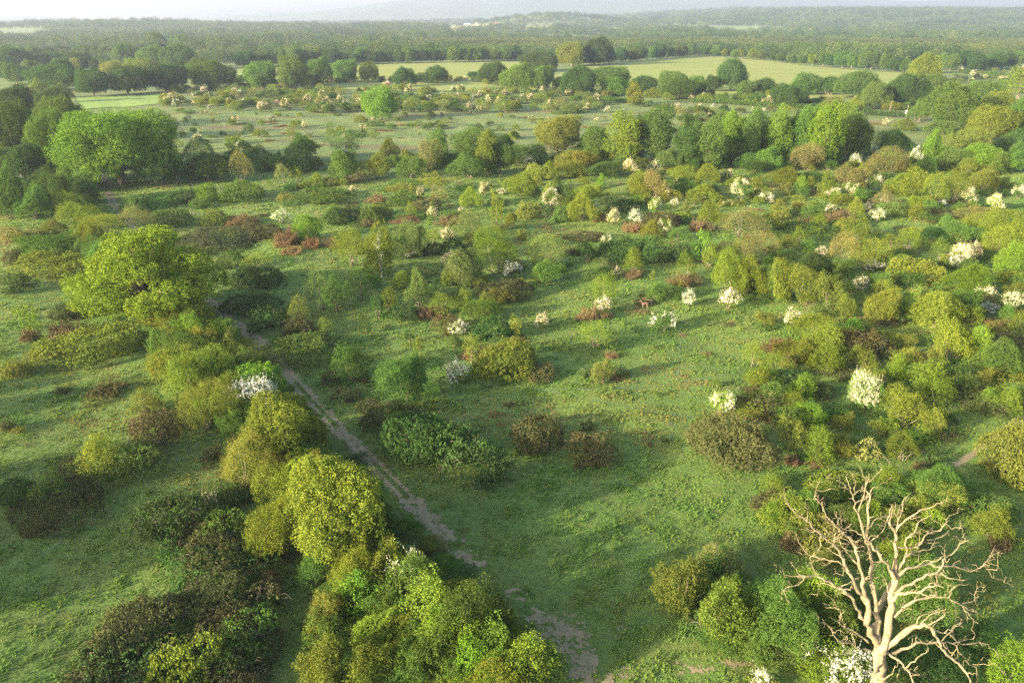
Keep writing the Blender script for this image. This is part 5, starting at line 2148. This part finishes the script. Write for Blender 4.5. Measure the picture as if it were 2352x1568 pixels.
# ------------------------------------------------------------------ poles
def pole(px0, py0, px1, py1, label, box=False):
    x, y, z, d = at(px1, py1); s = FPX / d
    h = math.hypot(px1 - px0, py1 - py0) / s * 1.03
    root = thing('wooden_pole', 'pole', label, (x, y, z)); lean = (px0 - px1) / s
    link('shaft', tubes_mesh('pole_shaft', [(np.array(((0, 0, -.5), (lean * .5, 0, h * .5), (lean, 0, h))), np.array((.13, .12, .10)))], M['polewood'], 8), root)
    link('crossarm', tubes_mesh('pole_crossarm', [(np.array(((lean - .8, 0, h - .5), (lean + .8, 0, h - .5))), np.array((.07, .07)))], M['polewood'], 4), root)
    if box:
        cx, cz = lean * .55 - .35, h * .52
        me = bpy.data.meshes.new('pole_transformer')
        a, b_, c = .38, .3, .75
        vv = [(cx + sx * a * (1 if sz < 0 else .9), sy * b_, cz + sz * c) for sz in (-1, -.8, .85, 1) for sx, sy in ((-1, -1), (1, -1), (1, 1), (-1, 1))]
        ff = [(0, 3, 2, 1), (12, 13, 14, 15)] + [(i * 4 + j, i * 4 + (j + 1) % 4, i * 4 + 4 + (j + 1) % 4, i * 4 + 4 + j) for i in range(3) for j in range(4)]
        me.from_pydata(vv, [], ff); me.materials.append(plain('transformer_paint', (.62, .60, .55), .5, .08)); me.update()
        link('transformer', me, root)
    THINGS.append([root, 'x', 'T', 'small', (px0 + px1) / 2, (py0 + py1) / 2, None, label, 'mid'])


pole(2081, 243, 2079, 275, 'wooden pole carrying a pale box beside the roadside hedge', True)
pole(2045, 233, 2042, 258, 'plain wooden pole standing behind the roadside hedge')
pole(483, 214, 488, 244, 'leaning wooden pole standing alone in the heath scrub')


# ------------------------------------------------------------------ roadside hedge in three lengths
def hedge(p, wid, hgt, label, px, py, c, lmk=None):
    rng = np.random.default_rng(int(px))
    P = resample([at(*q)[:2] for q in p], 1.1)
    o0 = P[len(P) // 2]
    L = [((q[0] - o0[0], q[1] - o0[1], hgt * .45), (wid * rng.uniform(.8, 1.2), wid * rng.uniform(.8, 1.2), hgt * rng.uniform(.45, .6))) for q in P[::2]]
    Q, t = clumps(rng, L, len(L) * 46, .4, 11, .16, .3)
    o = link('roadside_hedge', mesh_from_quads('roadside_hedge', Q, t, [M['leaf']]))
    o.location = (o0[0], o0[1], float(terrain(*o0))); o.color = jitter(PAL[c], .05)
    o['category'] = 'hedge'; o['label'] = label; o['group'] = 'lengths of the roadside hedge'
    THINGS.append([o, 'x', 'G', 'large', px, py, lmk, label, 'mid'])


hedge([(1330, 229), (1400, 233), (1470, 237)], 1.8, 2.6, 'dark clipped hedge length nearest the heath scrub'.replace('nearest', 'beside'), 1400, 230, 'G', 'the clipped heath-side hedge')
hedge([(1590, 236), (1700, 242), (1800, 248), (1890, 254)], 1.8, 2.8, 'long clipped roadside hedge with a bright level top', 1740, 240, 'G', 'the long roadside hedge')
hedge([(1985, 264), (2030, 267), (2078, 270)], 1.9, 2.8, 'short thick hedge length beside the wooden poles', 2030, 262, 'D', 'the hedge by the wooden poles')


# ------------------------------------------------------------------ farm buildings far off
WALL = plain('white_render', (.78, .75, .70), .7, .06); TILE = plain('red_roof_tile', (.36, .14, .10), .8, .2, 2.); STEEL = plain('grey_roof_sheet', (.42, .44, .46), .6, .1)
PANE = plain('window_pane', (.05, .06, .07), .15, .1)


def box_mesh(name, x0, x1, y0, y1, z0, z1, m):
    v = [(x, y, z) for z in (z0, z1) for x, y in ((x0, y0), (x1, y0), (x1, y1), (x0, y1))]
    f = [(0, 3, 2, 1), (4, 5, 6, 7)] + [(j, (j + 1) % 4, 4 + (j + 1) % 4, 4 + j) for j in range(4)]
    me = bpy.data.meshes.new(name); me.from_pydata(v, [], f); me.materials.append(m); me.update(); return me


def gable_mesh(name, x0, x1, y0, y1, z, rise, m, along='x'):
    e = .35
    x0, x1, y0, y1 = x0 - e, x1 + e, y0 - e, y1 + e
    if along == 'x':
        ym = (y0 + y1) / 2
        v = [(x0, y0, z), (x1, y0, z), (x1, y1, z), (x0, y1, z), (x0, ym, z + rise), (x1, ym, z + rise)]
        f = [(0, 1, 5, 4), (2, 3, 4, 5), (0, 4, 3), (1, 2, 5), (0, 3, 2, 1)]
    else:
        xm = (x0 + x1) / 2
        v = [(x0, y0, z), (x1, y0, z), (x1, y1, z), (x0, y1, z), (xm, y0, z + rise), (xm, y1, z + rise)]
        f = [(0, 4, 5, 3), (1, 2, 5, 4), (0, 1, 4), (2, 3, 5), (0, 3, 2, 1)]
    me = bpy.data.meshes.new(name); me.from_pydata(v, [], f); me.materials.append(m); me.update(); return me


def building(name, cat, label, px, py, w, d, h, roofm, rise, wings=1, lmk=None):
    WALL_ = STEEL if name == 'barn' else WALL
    x, y, z, dep = at(px, py)
    root = thing(name, cat, label, (x, y, z - .2))
    link('wall', box_mesh(name + '_wall', -w / 2, w / 2, -d / 2, d / 2, 0, h, WALL_), root)
    rf = link('roof', gable_mesh(name + '_roof', -w / 2, w / 2, -d / 2, d / 2, h + .003, rise, roofm), root)
    if wings > 1:
        for i in range(wings):
            cx = -w / 2 + w * (i + .5) / wings; ww = w / wings * .3
            link('gable_wall', box_mesh(name + '_gable', cx - ww, cx + ww, -d / 2 - 2.2, -d / 2 - .003, 0, h, WALL), root)
            link('gable_roof', gable_mesh(name + '_gable_roof', cx - ww, cx + ww, -d / 2 - 2.2, .0, h + .006, rise * .9, roofm, 'y'), root)
            for zc in (1.2, 3.6):
                if zc + 1.2 < h:
                    link('window', box_mesh(name + '_window', cx - .8, cx + .8, -d / 2 - 2.26, -d / 2 - 2.203, zc, zc + 1.2, PANE), root)
        for cx in (-w * .42, w * .3):
            link('chimney', box_mesh(name + '_chimney', cx - .6, cx + .6, -.6, .6, h + rise * .6, h + rise + 1.6, TILE), rf)
    else:
        link('door', box_mesh(name + '_door', -w * .12, w * .08, -d / 2 - .06, -d / 2 - .003, .0, h * .75, PANE), root)
    THINGS.append([root, 'x', 'W', 'large', px, py, lmk, label, 'far'])


building('farmhouse', 'house', 'far white farmhouse with red tiled roofs and gables', 1139, 59, 32, 10, 7, TILE, 5.5, 3, 'the far white farmhouse')
building('barn', 'barn', 'long low grey-roofed barn west of the far farmhouse', 1073, 57.5, 34, 12, 5, STEEL, 3.0, 1, 'the long grey barn')
building('cottage', 'house', 'small far cottage with white wall and red roof near the barn', 1094, 57, 10, 7, 5, TILE, 3.5, 1)
building('cottage', 'house', 'pale-roofed building half hidden in the western wood', 254, 130, 9, 7, 4, plain('white_roof', (.8, .78, .74), .6, .05), 2.4, 1, 'the pale-roofed western building')


# ------------------------------------------------------------------ trees just outside the frame, whose shade lies across the western slope
OUT = []
for q, u, r, h in ((73.5, -31, 4.2, 10.5), (80, -34, 4.6, 11), (87, -31, 4.4, 10.5), (94, -35, 4.2, 10.5), (115, -34, 4.0, 9.5), (122, -38, 4.0, 9.0), (53, -30, 4.2, 9.5), (138, -44, 4.5, 9)):
    OUT.append((.853 * u - .522 * q, .522 * u + .853 * q, r, h))
for i, (x, y, r, h) in enumerate(OUT):
    plant('o', 'G', x, y, float(terrain(x, y)), r, h, -300, 900, True, None, ('oak in the boundary row standing just west of the view'), 'outside')
    THINGS[-1][0]['group'] = 'boundary oaks west of the view'
# ------------------------------------------------------------------ labels
LMK = [(t[6], t[4], t[5]) for t in THINGS if t[6]]
LMK += [('the track bend', 262, 470), ('the lower end of the track', 1270, 1440), ('the rutted track', 700, 920), ('the notch between the pale fields', 1230, 170), ('the far edge of the pale field', 1000, 140),
        ('the crest of the grass field', 1610, 128), ('the straw-coloured field', 1080, 66), ('the tapering end of the grass field', 2080, 170), ('the small sunlit meadow', 270, 232),
        ('the deer', 1482, 700), ('the worn sandy path', 2280, 1010), ('the heath pole', 485, 228), ('the smaller dead tree', 2130, 330), ('the bare clearing behind the ash line', 1600, 290)]
FARZ = {'heath': 'on the heath', 'row behind pale': 'in the row behind the pale field', 'row behind grass': 'in the row behind the grass field', 'hedge trees': 'in the hedge round the grass field',
        'east wood': 'in the eastern wood', 'west wood': 'in the western wood', 'far wood edge': 'at the far wood edge', 'plantation edge': 'at the plantation edge'}
ORD = ['', 'second', 'third', 'fourth', 'fifth', 'sixth', 'seventh', 'eighth', 'ninth', 'tenth', 'eleventh', 'twelfth', 'thirteenth', 'fourteenth']


def relation(dx, dy):
    dy2 = dy * 1.9
    if abs(dx) > abs(dy2):
        return 'sunward of' if dx < 0 else 'shadeward of'
    return 'beyond' if dy2 < 0 else 'before'


GROUPS = {'y': 'bushes of the tree belts', 'j': 'seedling bushes in the grass', 'q': 'scrub bushes of the heath and belts', 'u': 'thorn bushes across the common', 'd': 'dark shrubs across the common', 'l': 'leafy shrubs across the common', 'h': 'hawthorn bushes across the common', 's': 'willow bushes across the common', 'b': 'bramble mounds in the grass', 'k': 'dead bracken patches', 'm': 'hawthorns in white flower',
          't': 'young saplings', 'o': 'oaks of the belts and woods', 'a': 'ashes in the tall tree line', 'f': 'maples in the trackside hedge'}
table = {}
for t in THINGS:
    o, k, c, sw, vx, vy, lmk, label, zone = t
    if label:
        o['label'] = label
        continue
    if k in GROUPS and 'group' not in o:
        o['group'] = GROUPS[k]
    if lmk:
        art, rest = 'the', lmk[4:]
        extra = {'h': 'rounded', 's': 'with upright sprays', 'b': 'with arching canes', 'm': 'in full flower'}.get(k, 'on the common')
        o['label'] = rest + ', ' + {'q': 'a scrubby ' + WORD[c] + ' bush', 'u': 'a twiggy ' + WORD[c] + ' bush', 'd': 'a dense ' + WORD[c] + ' shrub', 'l': 'a leafy ' + WORD[c] + ' shrub', 'h': 'a leafy ' + WORD[c] + ' bush', 's': 'a finely sprayed ' + WORD[c] + ' dome', 'b': 'a low tangle of ' + WORD[c] + ' canes', 'm': 'covered in ' + WORD[c] + ' blossom',
                                    'o': 'a ' + WORD[c] + ' spreading crown', 'a': 'a lofty ' + WORD[c] + ' crown', 'f': 'a clumped ' + WORD[c] + ' crown', 't': 'a slim ' + WORD[c] + ' young tree',
                                    'w': 'hanging yellow-green strands on pale stems', 'v': 'a clear pale grey-green crown', 'n': 'tiered dark needles above the oaks', 'k': 'a patch of dead fronds'}.get(k, '')
        continue
    best = sorted(LMK, key=lambda q: (q[1] - vx) ** 2 + ((q[2] - vy) * 1.9) ** 2)[0]
    rel = relation(vx - best[1], vy - best[2])
    noun = NOUN[k] if not (k == 'o' and c == 'Y') else 'broad oak'
    key = (sw, WORD[c], noun, rel, best[0])
    table.setdefault(key, []).append((math.hypot(vx - best[1], (vy - best[2]) * 1.9), o))
for (sw, cw, noun, rel, lm), lst in table.items():
    lst.sort(key=lambda q: q[0])
    for i, (_, o) in enumerate(lst):
        if i == 0 and len(lst) == 1:
            o['label'] = f'{sw} {cw} {noun}, {rel} {lm}'
        else:
            w = 'first' if i == 0 else ORD[min(i, len(ORD) - 1)]
            o['label'] = f'{sw} {cw} {noun}, {w} {rel} {lm}'

# ------------------------------------------------------------------ camera, light, air
cam = bpy.data.cameras.new('camera'); co = link('camera', cam)
co.location = (0, 0, CAMH); co.rotation_euler = (math.pi / 2 - PITCH, 0, 0)
cam.sensor_width = 36; cam.lens = FPX / VW * 36; cam.clip_end = 40000; cam.clip_start = .5
SC.camera = co
sun = bpy.data.lights.new('sun', 'SUN'); so = link('sun', sun)
sun.energy = 4.6; sun.angle = R(.6); sun.color = (1.0, .83, .58)
tv = Vector((SUN_TRAVEL.x * math.cos(SUN_EL), SUN_TRAVEL.y * math.cos(SUN_EL), -math.sin(SUN_EL)))
so.rotation_euler = tv.to_track_quat('-Z', 'Y').to_euler(); so.location = (-200, -120, 120)
w = bpy.data.worlds.new('World'); SC.world = w; w.use_nodes = True
nt = w.node_tree
sk = nt.nodes.new('ShaderNodeTexSky'); sk.sky_type = 'NISHITA'; sk.sun_disc = False
sk.sun_elevation = SUN_EL; sk.sun_rotation = math.atan2(-SUN_TRAVEL.x, -SUN_TRAVEL.y); sk.dust_density = 3.0; sk.air_density = .75; sk.ozone_density = .7
nt.links.new(sk.outputs[0], nt.nodes['Background'].inputs[0]); nt.nodes['Background'].inputs[1].default_value = SKY = .15

hz = box_mesh('haze', -9000, 9000, -400, 11500, -10, 330, None)
hz.materials.clear()
mh = bpy.data.materials.new('haze_air'); mh.use_nodes = True
mh.node_tree.nodes.clear()
ho = mh.node_tree.nodes.new('ShaderNodeOutputMaterial'); pv = mh.node_tree.nodes.new('ShaderNodeVolumePrincipled')
pv.inputs['Color'].default_value = (.43, .49, .59, 1); pv.inputs['Density'].default_value = 1.35e-4; pv.inputs['Anisotropy'].default_value = .35
mh.node_tree.links.new(pv.outputs[0], ho.inputs['Volume'])
mh.cycles.volume_sampling = 'DISTANCE'; mh.cycles.homogeneous_volume = True
hz.materials.append(mh)
h_ = link('haze', hz); h_['kind'] = 'stuff'; h_['label'] = 'pale morning haze lying over the common and woods'

SC.view_settings.view_transform = 'Standard'; SC.view_settings.look = 'None'; SC.view_settings.exposure = 2.62; SC.view_settings.gamma = 1
SC.render.engine = 'CYCLES'
cy = SC.cycles
cy.use_denoising = False; cy.denoiser = 'OPENIMAGEDENOISE'; cy.denoising_input_passes = 'RGB_ALBEDO_NORMAL'; cy.denoising_prefilter = 'NONE'
cy.max_bounces = 5; cy.diffuse_bounces = 3; cy.glossy_bounces = 1; cy.transmission_bounces = 3; cy.volume_bounces = 0; cy.transparent_max_bounces = 4
cy.use_adaptive_sampling = False; cy.caustics_reflective = False; cy.caustics_refractive = False
_c = {}
for t in THINGS:
    _c.setdefault(t[0].get('label'), []).append(t[0].name)
print('DUPES', [(k, v) for k, v in _c.items() if len(v) > 1][:12])
print('LONG', [k for k in _c if len(k.split()) > 16])
print('things', len(THINGS), 'objects', len(bpy.data.objects))
